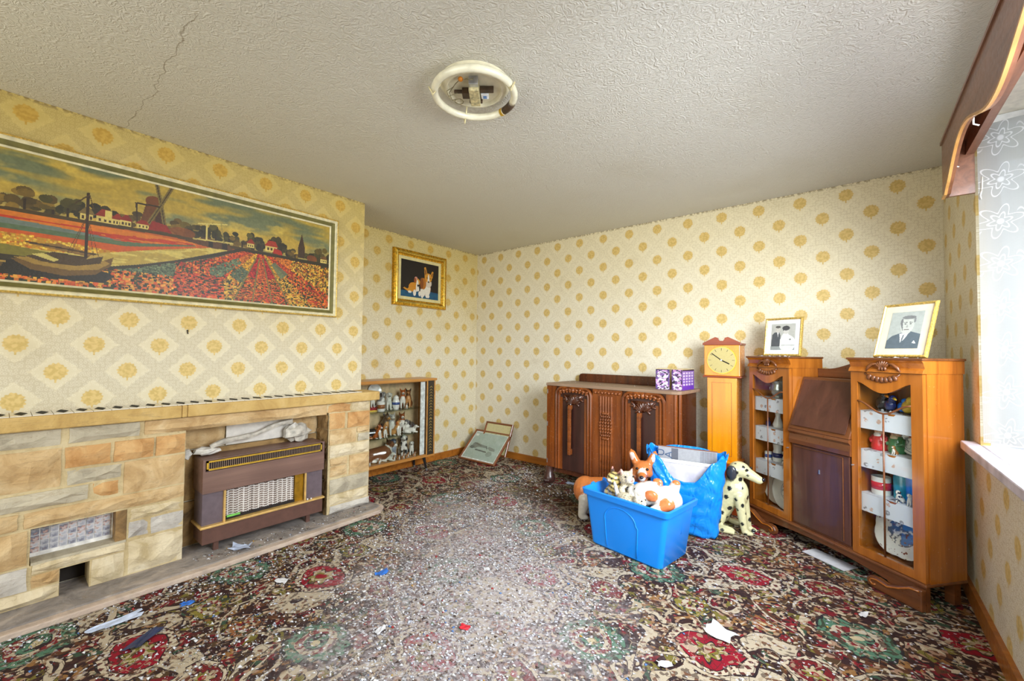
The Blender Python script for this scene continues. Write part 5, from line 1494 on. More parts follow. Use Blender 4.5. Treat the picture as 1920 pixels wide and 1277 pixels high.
def mug(name, loc, rz, r, h, mat, label, deco=None, cat='mug', flare=0.0, handle=True):
    t = thing(name, loc, rz, label, cat)
    b = MB(); b.lathe([(0, 0), (r*0.9, 0), (r, 0.006), (r*(1+flare*.5), h*0.6), (r*(1+flare), h), (r*(1+flare)-0.004, h), (r*0.9, 0.008), (0, 0.008)], 20); b.build('cup', mat, t, angle=True)
    if handle:
        h_ = MB(); h_.tube([(0, r*0.97+r*0.62*math.sin(PI*i/8), h*0.25+h*0.5*i/8) for i in range(9)], 0.0045, 6); h_.build('handle', mat, t, smooth=True)
    if deco:
        d = MB(); d.lathe([(r*1.012*(1+flare*.3), h*0.30), (r*1.012*(1+flare*.6), h*0.72), (r*1.0, h*0.72), (r*1.0, h*0.30)], 20); d.build('painted_band', deco, t, smooth=True)
    return t
mug('corgi_mug', (CX+0.17, cab(262, 0.17), TOPZ), 2.0, 0.036, 0.088, 'china_white', 'white mug with a brown painted band near the front of the cabinet top shelf', 'china_brown')
cf('grey_sit', 'dog_figurine', 245, 0.06, TOPZ, 'pale grey dog figurine behind the white mug in the alcove cabinet', 0.2, 1.05)
cf('terrier', 'dog_figurine', 345, 0.13, TOPZ, 'all-white terrier figurine sitting beside the blue-banded jar', -0.4)
t = thing('ginger_jar', (CX+0.14, cab(440, 0.14), TOPZ), 0, 'white ginger jar with blue band and domed lid on the cabinet top shelf', 'jar')
mb = MB(); mb.lathe([(0, 0), (0.026, 0), (0.034, 0.03), (0.036, 0.07), (0.028, 0.095), (0.024, 0.1), (0, 0.1)], 18); mb.build('body', 'china_white', t, angle=True)
mb = MB(); mb.lathe([(0.0375, 0.045), (0.0378, 0.068), (0.035, 0.068), (0.034, 0.045)], 18); mb.build('painted_band', 'china_blue', t, smooth=True)
mb = MB(); mb.lathe([(0.027, 0.1), (0.030, 0.105), (0.02, 0.125), (0.006, 0.135), (0, 0.136)], 18); mb.build('lid', 'china_white', t, smooth=True)
cf('corgi_sit', 'dog_figurine', 520, 0.11, TOPZ, 'red and white corgi figurine sitting upright on the cabinet top shelf', -0.5)
cf('dark_sit', 'dog_figurine', 600, 0.12, TOPZ, 'dark brown prick-eared dog figurine at the right of the cabinet top shelf', -0.7, 1.05)
cf('mini', 'dog_figurine', 575, 0.19, TOPZ, 'tiny brown dog figurine at the front right of the cabinet top shelf', -0.2)
# middle shelf
cf('blacktan', 'dog_figurine', 150, 0.14, MIDZ, 'black and tan dog figurine lying on the left of the cabinet middle shelf', 1.2)
cf('shepherd', 'dog_figurine', 285, 0.08, MIDZ, 'tall sable shepherd dog figurine sitting at the back of the middle shelf', 0.3)
cf('corgi_sit', 'dog_figurine', 228, 0.185, MIDZ, 'small corgi figurine sitting in front of the tall shepherd dog', 0.5, 0.68)
cf('pup_tan', 'dog_figurine', 305, 0.185, MIDZ, 'tan drop-eared puppy figurine in front of the tall shepherd dog', -0.1)
cf('hare_dog', 'dog_figurine', 382, 0.12, MIDZ, 'slim pale grey prick-eared dog figurine in the middle of the middle shelf', -0.3)
cf('pup_tan', 'dog_figurine', 450, 0.18, MIDZ, 'larger tan puppy figurine sitting below the blue-banded jar', 0.3, 1.2)
cf('collie_sit', 'dog_figurine', 510, 0.09, MIDZ, 'brown and white collie figurine sitting at the back of the middle shelf', -0.4)
cf('merle', 'dog_figurine', 610, 0.09, MIDZ, 'grey merle collie figurine lying at the right back of the middle shelf', -0.9, 1.05)
cf('white_lie', 'dog_figurine', 640, 0.18, MIDZ, 'white dog figurine lying at the front right of the middle shelf', 0.9, 0.75)
# bottom
cf('collie_lie', 'dog_figurine', 230, 0.11, LOWZ, 'big rough-coated sable collie figurine lying on the cabinet floor', 1.3, 0.92)
cf('spaniel', 'dog_figurine', 395, 0.08, LOWZ, 'slate-blue spaniel figurine sitting on the cabinet floor', -0.2, 1.05)
cf('spotted', 'dog_figurine', 545, 0.09, LOWZ, 'white black-spotted dog figurine sitting on the cabinet floor', -0.5, 0.95)
cf('blackwhite', 'dog_figurine', 655, 0.12, LOWZ, 'black and white puppy figurine at the right of the cabinet floor', -0.6)
cf('white_lie', 'dog_figurine', 345, 0.165, LOWZ, 'white dog figurine lying in front of the slate-blue spaniel', 0.8, 0.8)
for k, (px, wd) in enumerate(((150, 'leftmost'), (255, 'second from the left'), (430, 'third from the left'), (490, 'fourth from the left'), (545, 'third from the right'), (600, 'second from the right'), (690, 'rightmost'))):
    fig('mini', 'miniature_dog', (CX+0.205, cab(px, 0.205), LOWZ+0.0005), -0.3+0.2*k, f'tiny brown dog ornament, {wd} in the cabinet floor front row', 0.85+0.08*(k % 3), group='miniature dogs along the front of the cabinet floor')

# ------------------------------------------------------------------ contents of the bureau towers
BR = math.radians(-39); BM = Matrix.Translation((3.005, -0.243, 0)) @ Matrix.Rotation(BR, 4, 'Z')
def bl_(x, y, z): return tuple(BM @ Vector((x, y, z)))
p = begin('edging_paper')
v = coord(); x, y, z = sep(v)
n1 = vor(comb(x, 0.0, z), 28, 'F1', 'both', 1.0)
cr_, cg_, cb_ = sep(n1[1])
motif = ss(0.40, 0.30, n1[0])*lt(cr_, 0.55)*ss(0.42, 0.5, noise(v, 90, 2))
c_ = mix(motif*0.8, (226, 228, 236), mix(lt(cg_, 0.5), (120, 116, 120), (204, 156, 128)))
finish(p, c_, 0.6)
def edging(x0, x1, z, label):
    mb = MB(); n = 16
    mb.grid(lambda u, w: (x0+(x1-x0)*u, 0.0285-0.002*math.sin(u*9)-0.003*w, z+0.001-0.095*w), n, 4)
    mb.grid(lambda u, w: (x0+(x1-x0)*u, 0.0285+0.19*w, z+0.0012), n, 2)
    o = mb.build('shelf_paper', 'edging_paper'); o.matrix_world = BM
    tag(o, label, 'shelf paper')
for nm, (a, b) in (('left', (0.016, 0.330)), ('right', (0.760, 1.074))):
    for w, z in (('top', 0.90), ('middle', 0.69), ('lowest', 0.455)):
        edging(a, b, z, f'white printed paper edging hanging from the {w} shelf of the {nm} bureau tower')
Z1, Z2, Z3, Z0 = 0.9015, 0.6915, 0.4565, 0.1505
# left tower
def two_handled(loc):
    t = thing('loving_cup', loc, BR, 'silvered two-handled loving cup on the top shelf of the left tower', 'cup')
    b = MB(); b.lathe([(0, 0), (0.034, 0), (0.030, 0.012), (0.044, 0.03), (0.050, 0.06), (0.042, 0.09), (0.050, 0.115), (0.046, 0.115), (0.038, 0.09), (0.0, 0.03)], 20); b.build('body', 'lustre', t, angle=True)
    for s in (-1, 1):
        h = MB(); h.tube([(s*(0.046+0.028*math.sin(PI*i/8)), 0, 0.03+0.065*i/8) for i in range(9)], 0.005, 6); h.build('handle', 'lustre', t, smooth=True)
two_handled(bl_(0.145, 0.11, Z1))
mb = MB().box(-0.03, -0.006, 0, 0.03, 0.006, 0.13); tag(place(mb.build('dark_card', 'china_black'), bl_(0.275, 0.15, Z1), BR), 'small dark framed card standing right of the silvered loving cup', 'card')
def vase(name, loc, prof, mat, label, cat='vase', band=None):
    t = thing(name, loc, BR, label, cat)
    b = MB(); b.lathe(prof, 18); b.build('body', mat, t, angle=True)
    if band: d = MB(); d.lathe(band[0], 18); d.build('painted_band', band[1], t, smooth=True)
    return t
vase('waisted_vase', bl_(0.130, 0.12, Z2), [(0, 0), (0.030, 0), (0.034, 0.02), (0.016, 0.075), (0.022, 0.12), (0.034, 0.15), (0.030, 0.15), (0.012, 0.08), (0, 0.08)], 'china_white', 'white waisted vase on the middle shelf of the left tower')
vase('scent_bottle', bl_(0.065, 0.10, Z2), [(0, 0), (0.014, 0), (0.016, 0.03), (0.006, 0.04), (0.008, 0.06), (0, 0.062)], 'china_navy', 'tiny cobalt scent bottle left of the waisted vase', 'bottle')
fig('dark_sit', 'dog_figurine', bl_(0.215, 0.12, Z2), BR-1.2, 'brown dog figurine right of the waisted vase in the left tower', 0.75)
mb = MB().box(-0.032, -0.008, 0, 0.032, 0.008, 0.115); tag(place(mb.build('small_picture', 'china_cream'), bl_(0.280, 0.15, Z2), BR), 'small cream picture card at the right of the left tower middle shelf', 'card')
mug('white_mug', bl_(0.075, 0.09, Z3), BR, 0.024, 0.055, 'china_white', 'small white mug at the left of the lowest shelf, left tower', 'china_blue')
vase('patterned_jug', bl_(0.135, 0.11, Z3), [(0, 0), (0.030, 0), (0.036, 0.04), (0.026, 0.08), (0.030, 0.12), (0.026, 0.12), (0, 0.05)], 'china_white', 'white jug with blue band in the middle of the lowest shelf, left tower', 'jug', ([(0.0375, 0.03), (0.035, 0.06), (0.03, 0.06), (0.03, 0.03)], 'china_navy'))
fig('spotted', 'dog_figurine', bl_(0.205, 0.11, Z3), BR-1.4, 'little black-spotted dog figurine on the lowest shelf of the left tower', 0.45)
vase('dark_bottle', bl_(0.275, 0.14, Z3), [(0, 0), (0.034, 0), (0.036, 0.09), (0.014, 0.12), (0.012, 0.16), (0, 0.16)], 'china_black', 'dark round-shouldered bottle at the right of the lowest shelf, left tower', 'bottle')
plate('picture_plate', bl_(0.115, 0.150, Z0+0.131), (math.radians(80), 0, BR), 0.13, 'plate_print', 'large patterned plate standing at the left in the left tower base')
plate('picture_plate', bl_(0.235, 0.105, Z0+0.126), (math.radians(80), 0, BR), 0.125, 'plate_print', 'large patterned plate overlapping in front at the right in the left tower base')
# right tower
def toby(loc, hat, coat, h, label, beard='china_white'):
    t = thing('character_figure', loc, BR, label, 'figurine')
    b = MB(); b.lathe([(0, 0), (h*.22, 0), (h*.24, h*.12), (h*.20, h*.40), (h*.14, h*.52), (0, h*.53)], 16); b.build('coat', coat, t, angle=True)
    hd = MB(); hd.ell((0, -h*.02, h*.60), (h*.14, h*.13, h*.14), 12, 8); hd.ell((0, -h*.15, h*.59), h*.03, 8, 6); hd.build('head', 'skin_paint', t, smooth=True)
    bd = MB(); bd.ell((0, -h*.10, h*.47), (h*.12, h*.08, h*.12), 12, 8); bd.build('beard', beard, t, smooth=True)
    ht = MB(); ht.lathe([(h*.17, h*.68), (h*.16, h*.72), (h*.10, h*.85), (h*.03, h*.99), (0, h)], 16); ht.build('hat', hat, t, angle=True)
    br = MB(); br.tube([(h*.16*math.cos(2*PI*i/14), h*.16*math.sin(2*PI*i/14), h*.69) for i in range(14)], h*.03, 6, closed=True); br.build('hat_brim', beard if hat == 'china_red' else hat, t, smooth=True)
    for s in (-1, 1):
        a = MB(); a.tube([(s*h*.19, 0, h*.44), (s*h*.24, -h*.08, h*.30), (s*h*.12, -h*.18, h*.26)], h*.055, 7); a.build('arm', coat, t, smooth=True)
toby(bl_(0.810, 0.11, Z2), 'china_red', 'china_red', 0.165, 'red-coated gnome figurine with white beard on the right tower middle shelf')
toby(bl_(0.885, 0.12, Z2), 'china_green', 'china_green', 0.165, 'green-hatted leprechaun figurine beside the red gnome', 'china_cream')
plate('oval_plate', bl_(0.965, 0.135, Z2+0.080), (math.radians(82), 0, BR), 0.078, 'plate_print', 'oval cream plate with a dark centre on the right tower middle shelf')
vase('navy_bottle', bl_(1.025, 0.16, Z2), [(0, 0), (0.026, 0), (0.028, 0.10), (0.012, 0.13), (0.012, 0.17), (0, 0.17)], 'china_navy', 'tall navy bottle right of the oval plate in the right tower', 'bottle')
fig('mini', 'dog_figurine', bl_(0.925, 0.05, Z2), BR-1.5, 'tiny dog ornament at the foot of the green-hatted leprechaun', 0.9)
def bird(loc, body, beak, s, label):
    t = thing('bird_figurine', loc, BR-0.6, label, 'figurine')
    b = MB(); b.ell((0, 0, .035*s), (.034*s, .022*s, .028*s), 12, 8, rot=(0, -0.5, 0)); b.ell((.03*s, 0, .068*s), .017*s, 10, 8); b.tube([(.012*s, 0, .045*s), (.028*s, 0, .068*s)], [.018*s, .014*s], 8); b.tube([(-.025*s, 0, .03*s), (-.055*s, 0, .012*s)], [.014*s, .005*s], 8); b.build('body', body, t, smooth=True)
    k = MB(); k.tube([(.044*s, 0, .07*s), (.066*s, 0, .064*s)], [.008*s, .002*s], 8); k.build('beak', beak, t, smooth=True)
    f = MB(); f.lathe([(0, 0), (.018*s, 0), (.016*s, .008*s), (0, .010*s)], 12); f.build('stand', 'china_black', t)
bird(bl_(0.815, 0.12, Z1), 'china_black', 'orange_cap', 1.25, 'black toucan-like bird figurine at the left of the right tower top shelf')
bird(bl_(0.870, 0.10, Z1), 'china_navy', 'yellow_paint', 1.1, 'navy bird figurine, second from the left on the right tower top shelf')
bird(bl_(0.915, 0.12, Z1), 'china_sky', 'orange_cap', 0.95, 'bright blue bird figurine in the middle of the right tower top shelf')
bird(bl_(0.960, 0.09, Z1), 'yellow_paint', 'orange_cap', 1.1, 'yellow duck figurine right of the blue bird')
fig('blackwhite', 'dog_figurine', bl_(1.010, 0.14, Z1), BR-1.6, 'black and white puppy figurine at the right of the right tower top shelf', 0.85)
mug('face_mug', bl_(0.820, 0.10, Z3), BR, 0.042, 0.095, 'china_white', 'white mug with a coloured painted face band on the right tower lowest shelf', 'china_red')
vase('teal_jar', bl_(0.900, 0.13, Z3), [(0, 0), (0.034, 0), (0.036, 0.11), (0.03, 0.13), (0, 0.13)], 'china_teal', 'turquoise jar right of the face mug in the right tower', 'jar')
vase('blue_tin', bl_(0.960, 0.14, Z3), [(0, 0), (0.042, 0), (0.042, 0.14), (0, 0.14)], 'china_sky', 'bright blue cylindrical tin on the right tower lowest shelf', 'tin')
vase('white_cup', bl_(1.020, 0.12, Z3), [(0, 0), (0.02, 0), (0.034, 0.08), (0.036, 0.12), (0.03, 0.12), (0, 0.04)], 'china_white', 'tall white beaker right of the bright blue tin', 'beaker')
fig('spotted', 'dog_figurine', bl_(0.945, 0.05, Z3), BR-1.5, 'little spotted dog figurine in front of the bright blue tin', 0.32)
fig('terrier', 'dog_figurine', bl_(0.995, 0.05, Z3), BR-1.5, 'little white dog figurine in front of the tall white beaker', 0.40)
plate('round_saucer', bl_(0.90, 0.205, Z3+0.155), (math.radians(84), 0, BR), 0.06, 'plate_print', 'pale saucer standing behind the turquoise jar')
plate('blue_plate', bl_(0.905, 0.12, Z0+0.131), (math.radians(80), 0, BR), 0.118, 'plate_blue', 'big squarish white plate with a blue and dark pattern in the right tower base', sq=0.12)
# ------------------------------------------------------------------ blue storage tub
p = begin('tub_blue')
v = coord()
finish(p, mix(noise(v, 5, 2)*0.3, (14, 134, 240), (34, 150, 248)), 0.32, 0, bump(noise(v, 300, 1), 0.03, 0.001))
def rrect(hx, hy, r, n=5):
    out = []
    for cx, cy, a0 in ((hx-r, hy-r, 0), (-hx+r, hy-r, 90), (-hx+r, -hy+r, 180), (hx-r, -hy+r, 270)):
        out += [(cx+r*math.cos(math.radians(a0+90*i/n)), cy+r*math.sin(math.radians(a0+90*i/n))) for i in range(n+1)]
    return out
TUB = (2.556, -1.190)
def tub():
    t = thing('storage_tub', (TUB[0], TUB[1], 0), math.radians(-9), 'open bright blue plastic storage tub full of pottery animals', 'tub')
    h = 0.338
    def ring(f, off, z): return [(x, y, z) for x, y in rrect(0.236+0.046*f+off, 0.156+0.016*f+off, 0.028)]
    loops = [ring(0.0, -0.012, 0.0), ring(0.0, 0, 0.012), ring(0.9, 0, h*0.9), ring(0.9, 0.014, h*0.905), ring(1.0, 0.016, h), ring(1.0, 0.004, h+0.004), ring(0.98, -0.004, h-0.01), ring(0.05, -0.004, 0.012)]
    mb = MB(); n = len(loops[0]); v = [q for l in loops for q in l]
    # dip for the lug at the left end of the rim
    v = [(x, y, z-(0.035 if (z > h*0.85 and x < -0.25 and abs(y) < 0.075) else 0)) for x, y, z in v]
    f = [(i*n+j, i*n+(j+1) % n, (i+1)*n+(j+1) % n, (i+1)*n+j) for i in range(len(loops)-1) for j in range(n)]
    f.append(tuple(range(n-1, -1, -1))); f.append(tuple((len(loops)-1)*n+j for j in range(n)))
    mb.add(v, f); mb.build('body', 'tub_blue', t, angle=True)
    lg = MB(); lg.prism([(-0.085, 0.285), (0.085, 0.285), (0.078, 0.345), (0.055, 0.358), (0.045, 0.335), (0.0, 0.34), (-0.04, 0.33), (-0.055, 0.352), (-0.08, 0.345)], 'x', -0.302, -0.286); lg.build('lug', 'tub_blue', t, bevel=0.004)
    # raised arch on the long side and a short rib on the end
    a = MB()
    def P(u, z): return (u, -(0.156+0.016*z/h*0.9)-0.0005, z)
    pts = [P(-0.115-0.012*z/0.2, z) for z in (0.02, 0.08, 0.14, 0.19)] + [P(-0.02-0.107*math.cos(PI*i/12), 0.20+0.075*math.sin(PI*i/12)) for i in range(13)] + [P(0.087+0.012*z/0.2, z) for z in (0.19, 0.14, 0.08, 0.02)]
    a.tube(pts, 0.004, 6); a.build('arch_rib', 'tub_blue', t, smooth=True)
    e = MB(); e.tube([(0.236+0.041*z/h, 0.035, z) for z in (0.16, 0.2, 0.24)] + [(0.268, 0.02, 0.265), (0.269, -0.02, 0.262)], 0.0035, 6); e.build('end_rib', 'tub_blue', t, smooth=True)
tub()
TM = Matrix.Translation((TUB[0], TUB[1], 0)) @ Matrix.Rotation(math.radians(-9), 4, 'Z')
def tl(x, y, z): return tuple(TM @ Vector((x, y, z)))
plain('wrapping_paper', (120, 104, 92), 0.8, 0, 0.2, 12)
crumple('packing_paper', (TUB[0], TUB[1], 0.142), (0.19, 0.125, 0.125), (14, 9), 'wrapping_paper', 'crumpled brown packing paper in the bottom of the blue tub', 'paper', 8)
plain('eye_black', (18, 16, 18), 0.1)
plain('nose_black', (24, 22, 36), 0.15, 0, 0.1, 30, 0.5)
def statue(name, me, loc, rz, label, cat, eyes=(), nose=None, er=0.006, rot=None):
    t = thing(name, loc, rz, label, cat, rot=rot)
    o = D.objects.new('body', me); COL.objects.link(o); o.parent = t
    for e in eyes:
        MB().ell(e, er, 8, 6).build('eye', 'eye_black', t, smooth=True)
    if nose: MB().ell(nose[0], nose[1], 10, 8).build('nose', 'nose_black', t, smooth=True)
    return t
# bulldog lying on its side in the tub
WH, OR = (236, 234, 230), (222, 128, 74)
bl = [E_((.075, 0, .085), (.105, .085, .085), WH), E_((-.055, -.015, .10), (.085, .078, .075), WH), E_((-.125, -.055, .055), (.042, .036, .058), WH), E_((-.118, .030, .062), (.042, .036, .058), WH), E_((-.125, -.012, .105), (.045, .045, .036), WH),
      E_((.005, -.080, .115), (.040, .020, .036), OR), E_((.010, .060, .165), (.036, .020, .030), OR), C_((.10, .05, .10), .042, (.125, .045, .175), .032, WH), E_((.13, .04, .188), (.028, .026, .02), OR), C_((.10, -.06, .07), .04, (.02, -.10, .03), .028, WH), E_((-.02, -.01, .165), (.05, .05, .02), WH)]
me = blobmesh('bulldog', bl, 0.0065, [((.105, -.085, .075), (.048, .05, .045), OR), ((.04, .02, .172), (.03, .03, .02), (196, 120, 90)), ((-.125, -.085, .06), (.01, .02, .05), (90, 80, 76))], 3)
me.transform(Matrix.Scale(0.92, 4))
bd_ = statue('bulldog_statue', me, tl(0.100, 0.012, 0.258), math.radians(6), 'white pottery bulldog with orange patches lying on top in the blue tub', 'statue', eyes=[(-.097, -.053, .121), (-.099, .037, .124)], nose=((-.155, -.011, .103), (.010, .018, .012)), er=0.007)
def stripes(P, col):
    s = np.sin(P[:, 2]*210+np.sin(P[:, 0]*70)*1.6+np.sin(P[:, 1]*60)) > 0.25
    col[s] = col[s]*0.35+np.array((40, 34, 30))*0.5
    return col
def speck(P, col):
    s = np.sin(P[:, 2]*330)*np.sin(P[:, 0]*310)*np.sin(P[:, 1]*290) > 0.22
    col[s] = col[s]*0.72
    return col
YL, CRM = (226, 200, 128), (224, 212, 184)
bl = [E_((0, 0, .08), (.062, .055, .085), YL), E_((0.015, 0, .175), (.050, .048, .044), YL), C_((-.0, .030, .205), .016, (-.012, .040, .240), .006, (206, 150, 140)), C_((-.0, -.030, .205), .016, (-.012, -.040, .240), .006, (206, 150, 140)), E_((.052, 0, .165), (.020, .024, .018), W_), C_((.04, .03, .09), .024, (.06, .035, .02), .020, YL), C_((.04, -.03, .09), .024, (.06, -.035, .02), .020, YL)]
me = blobmesh('tabby', bl, 0.006, [], 3, stripes)
statue('tabby_cat_statue', me, tl(-0.165, 0.005, 0.215), math.radians(-110), 'striped yellow pottery tabby cat at the left in the blue tub', 'statue', eyes=[(.056, .022, .185), (.056, -.022, .185)])
bl = [E_((0, 0, .075), (.055, .052, .085), CRM), E_((0.0, 0, .175), (.052, .046, .046), CRM), C_((.0, .028, .208), .015, (.0, .038, .234), .006, (214, 176, 160)), C_((.0, -.028, .208), .015, (.0, -.038, .234), .006, (214, 176, 160)), E_((.048, 0, .178), (.030, .030, .024), (228, 220, 204)), C_((.03, .045, .12), .020, (.085, .050, .155), .016, CRM), C_((.03, -.045, .12), .020, (.075, -.055, .09), .016, CRM), E_((.04, .03, .03), (.04, .022, .024), CRM), E_((.04, -.03, .03), (.04, .022, .024), CRM)]
me = blobmesh('kitten', bl, 0.006, [((.078, 0, .185), .009, (196, 130, 120))], 3, speck)
statue('kitten_statue', me, tl(-0.085, 0.005, 0.232), math.radians(-40), 'cream pottery kitten sitting up with one paw raised in the blue tub', 'statue', eyes=[(.040, .026, .196), (.040, -.026, .196)])
bl = [E_((0, 0, .05), (.080, .050, .050), CRM), E_((.085, 0, .075), (.040, .038, .036), CRM), C_((.085, .024, .10), .012, (.08, .030, .125), .005, CRM), C_((.085, -.024, .10), .012, (.08, -.030, .125), .005, CRM), C_((-.07, 0, .06), .016, (-.10, .0, .135), .010, W_), E_((.118, 0, .066), (.016, .018, .014), W_)]
me = blobmesh('lying_kitten', bl, 0.006, [], 3, speck)
statue('kitten_statue', me, tl(-0.02, -0.085, 0.252), math.radians(-15), 'cream pottery kitten lying at the front of the blue tub', 'statue', eyes=[(.117, .017, .086), (.117, -.017, .086)], er=0.005)

# ------------------------------------------------------------------ corgi statue standing behind the tub
FX = (204, 120, 60)
hd = math.radians(-92); hc, hs = math.cos(hd), math.sin(hd); HB = (.205, -.02, .39)
def hp(x, y, z): return (HB[0]+hc*x-hs*y, HB[1]+hs*x+hc*y, HB[2]+z)
bl = mirror([C_((.13, .055, .17), .042, (.145, .062, .03), .027, W_), C_((-.19, .055, .15), .05, (-.215, .062, .03), .028, W_), E_((.16, .062, .018), (.038, .028, .02), W_), E_((-.2, .062, .018), (.038, .028, .02), W_)])
bl += [C_((-.16, 0, .205), .086, (.12, 0, .225), .092, FX), E_((-.20, 0, .195), (.09, .088, .10), FX), E_((.165, 0, .215), (.065, .078, .095), W_), C_((.13, 0, .27), .078, (.19, -.005, .36), .064, FX),
       E_(hp(0, 0, 0), (.068, .068, .060), FX), C_(hp(.04, 0, -.015), .042, hp(.098, 0, -.034), .026, FX), E_(hp(.02, .035, -.02), (.035, .03, .03), FX), E_(hp(.02, -.035, -.02), (.035, .03, .03), FX),
       C_(hp(-.01, .048, .045), .030, hp(-.012, .074, .100), .026, FX), C_(hp(-.012, .074, .100), .026, hp(-.015, .082, .128), .007, FX), C_(hp(-.01, -.048, .045), .030, hp(-.012, -.074, .100), .026, FX), C_(hp(-.012, -.074, .100), .026, hp(-.015, -.082, .128), .007, FX)]
me = blobmesh('corgi', bl, 0.0065, [(hp(.075, 0, .012), (.035, .014, .06), W_), (hp(.11, 0, -.045), (.03, .03, .022), W_), (hp(.018, .076, .088), (.018, .018, .034), (232, 196, 184)), (hp(.018, -.076, .088), (.018, .018, .034), (232, 196, 184))], 3)
statue('corgi_statue', me, (2.245, -0.885, 0.0), math.radians(20), 'life-like red and white pottery corgi standing behind the blue tub', 'statue', eyes=[hp(.060, .034, .016), hp(.060, -.034, .016)], nose=(hp(.124, 0, -.024), (.014, .014, .011)), er=0.009)

# ------------------------------------------------------------------ sitting Dalmatian statue
DC = (226, 220, 172)
S = 0.46
bl = [E_((-.17, .13, .2), (.2, .12, .21), DC), E_((.05, .2, .045), (.13, .055, .05), DC), C_((.19, .085, .52), .08, (.26, .09, .06), .048, DC), E_((.30, .09, .032), (.085, .055, .036), DC), E_((.10, .135, .86), (.075, .035, .115), (62, 64, 72))]
bl = mirror(bl)
bl += [C_((-.16, 0, .24), .2, (.09, 0, .60), .165, DC), E_((.17, 0, .56), (.125, .13, .2), DC), C_((.08, 0, .64), .135, (.13, 0, .84), .105, DC), E_((.17, 0, .90), (.15, .125, .12), DC), C_((.27, 0, .87), .085, (.43, 0, .80), .06, DC), C_((-.3, 0, .07), .05, (-.1, -.3, .04), .035, DC), C_((-.1, -.3, .04), .035, (.16, -.24, .035), .028, DC)]
def dal_spots(P, col):
    r = np.random.default_rng(21); n = 0; pts = []
    for k in range(4000):
        c = P[r.integers(0, len(P))]
        if any(np.linalg.norm(c-q) < 0.105 for q in pts): continue
        pts.append(c)
        if c[0] > .34 and c[2] > .7: continue
        col[np.linalg.norm(P-c, axis=1) < (0.022+0.016*r.random())*(0.7 if c[2] > .8 else 1)] = (40, 42, 44)
    return col
me = blobmesh('dalmatian', bl, 0.013, [], 3, dal_spots); me.transform(Matrix.Scale(S, 4))
t = statue('dalmatian_statue', me, (2.905, -0.475, 0), math.radians(-6), 'cream black-spotted pottery Dalmatian sitting beside the bureau', 'statue', eyes=[(.30*S, .088*S, .93*S), (.30*S, -.088*S, .93*S)], nose=((.487*S, 0, .815*S), (.012, .016, .013)), er=0.009)

# ------------------------------------------------------------------ blue carrier bag with old framed prints
def bag_mat():
    p = begin('bag_blue')
    v = coord()
    n = noise(scalev(v, (1.6, 1, 0.8)), 7, 2, 0.5, 1.6)
    finish(p, mix(noise(v, 6, 2)*0.5, (10, 128, 230), (40, 160, 248)), 0.2, 0, bump(n, 0.7, 0.03))
    p.inputs['Subsurface Weight'].default_value = 0.0
bag_mat()
def carrier_bag():
    t = thing('carrier_bag', (2.700, -0.715, 0), math.radians(8), 'crumpled blue plastic carrier bag standing open beside the tub', 'bag')
    rnd = random.Random(5); nt, nz = 72, 26
    ph = [rnd.uniform(0, 6.28) for _ in range(12)]
    mb = MB()
    def rim(th):
        s = math.sin(th); c = math.cos(th)             # s<0 = front
        if s >= 0: return 0.545+0.012*math.sin(5*th)
        d = math.exp(-((c-0.02)/0.42)**2)
        return 0.535-0.175*d*(-s)**0.5+0.015*math.sin(9*th)
    def fn(u, w):
        th = 2*PI*u
        k = w**0.9
        hx = 0.195+0.055*k; hy = 0.075+0.02*math.sin(PI*w)
        z = rim(th)*w
        c, s = math.cos(th), math.sin(th)
        x = hx*math.copysign(abs(c)**0.55, c); y = hy*math.copysign(abs(s)**0.55, s)
        wr = 0.010*math.sin(9*th+14*w+ph[0])*w + 0.008*math.sin(23*th-19*w+ph[1])+0.006*math.sin(13*th+41*w+ph[2])
        fold = 0.5+0.5*math.sin(PI*min(1, w*1.2))
        flare = 0.02*max(0, w-0.9)*10
        q = 1+(wr*fold*6)*0.28
        return (x*q+ (0.012*math.sin(30*w+th*3)*0.3), y*(q+flare)-0.012*abs(math.sin(17*w+4*th))*(0.3+0.7*(s < 0)), max(0.002, z))
    mb.grid(fn, nt, nz)
    b = mb.build('bag_skin', 'bag_blue', t, smooth=True)
    so = b.modifiers.new('thick', 'SOLIDIFY'); so.thickness = 0.0015
    MB().grid(lambda u, w: (-0.18+0.36*u, -0.06+0.12*w, 0.0035), 4, 2).build('bag_bottom', 'bag_blue', t)
    for s in (-1, 1):
        h = MB(); h.grid(lambda u, w: (s*(0.205+0.045*w+0.012*math.sin(3*u)), -0.05+0.09*u, 0.495+0.055*w*(1-(2*u-1)**2)-0.01*math.sin(6*u)), 6, 4)
        ho = h.build('bag_ear', 'bag_blue', t, smooth=True); so = ho.modifiers.new('thick', 'SOLIDIFY'); so.thickness = 0.002
carrier_bag()
BGM = Matrix.Translation((2.700, -0.715, 0)) @ Matrix.Rotation(math.radians(8), 4, 'Z')
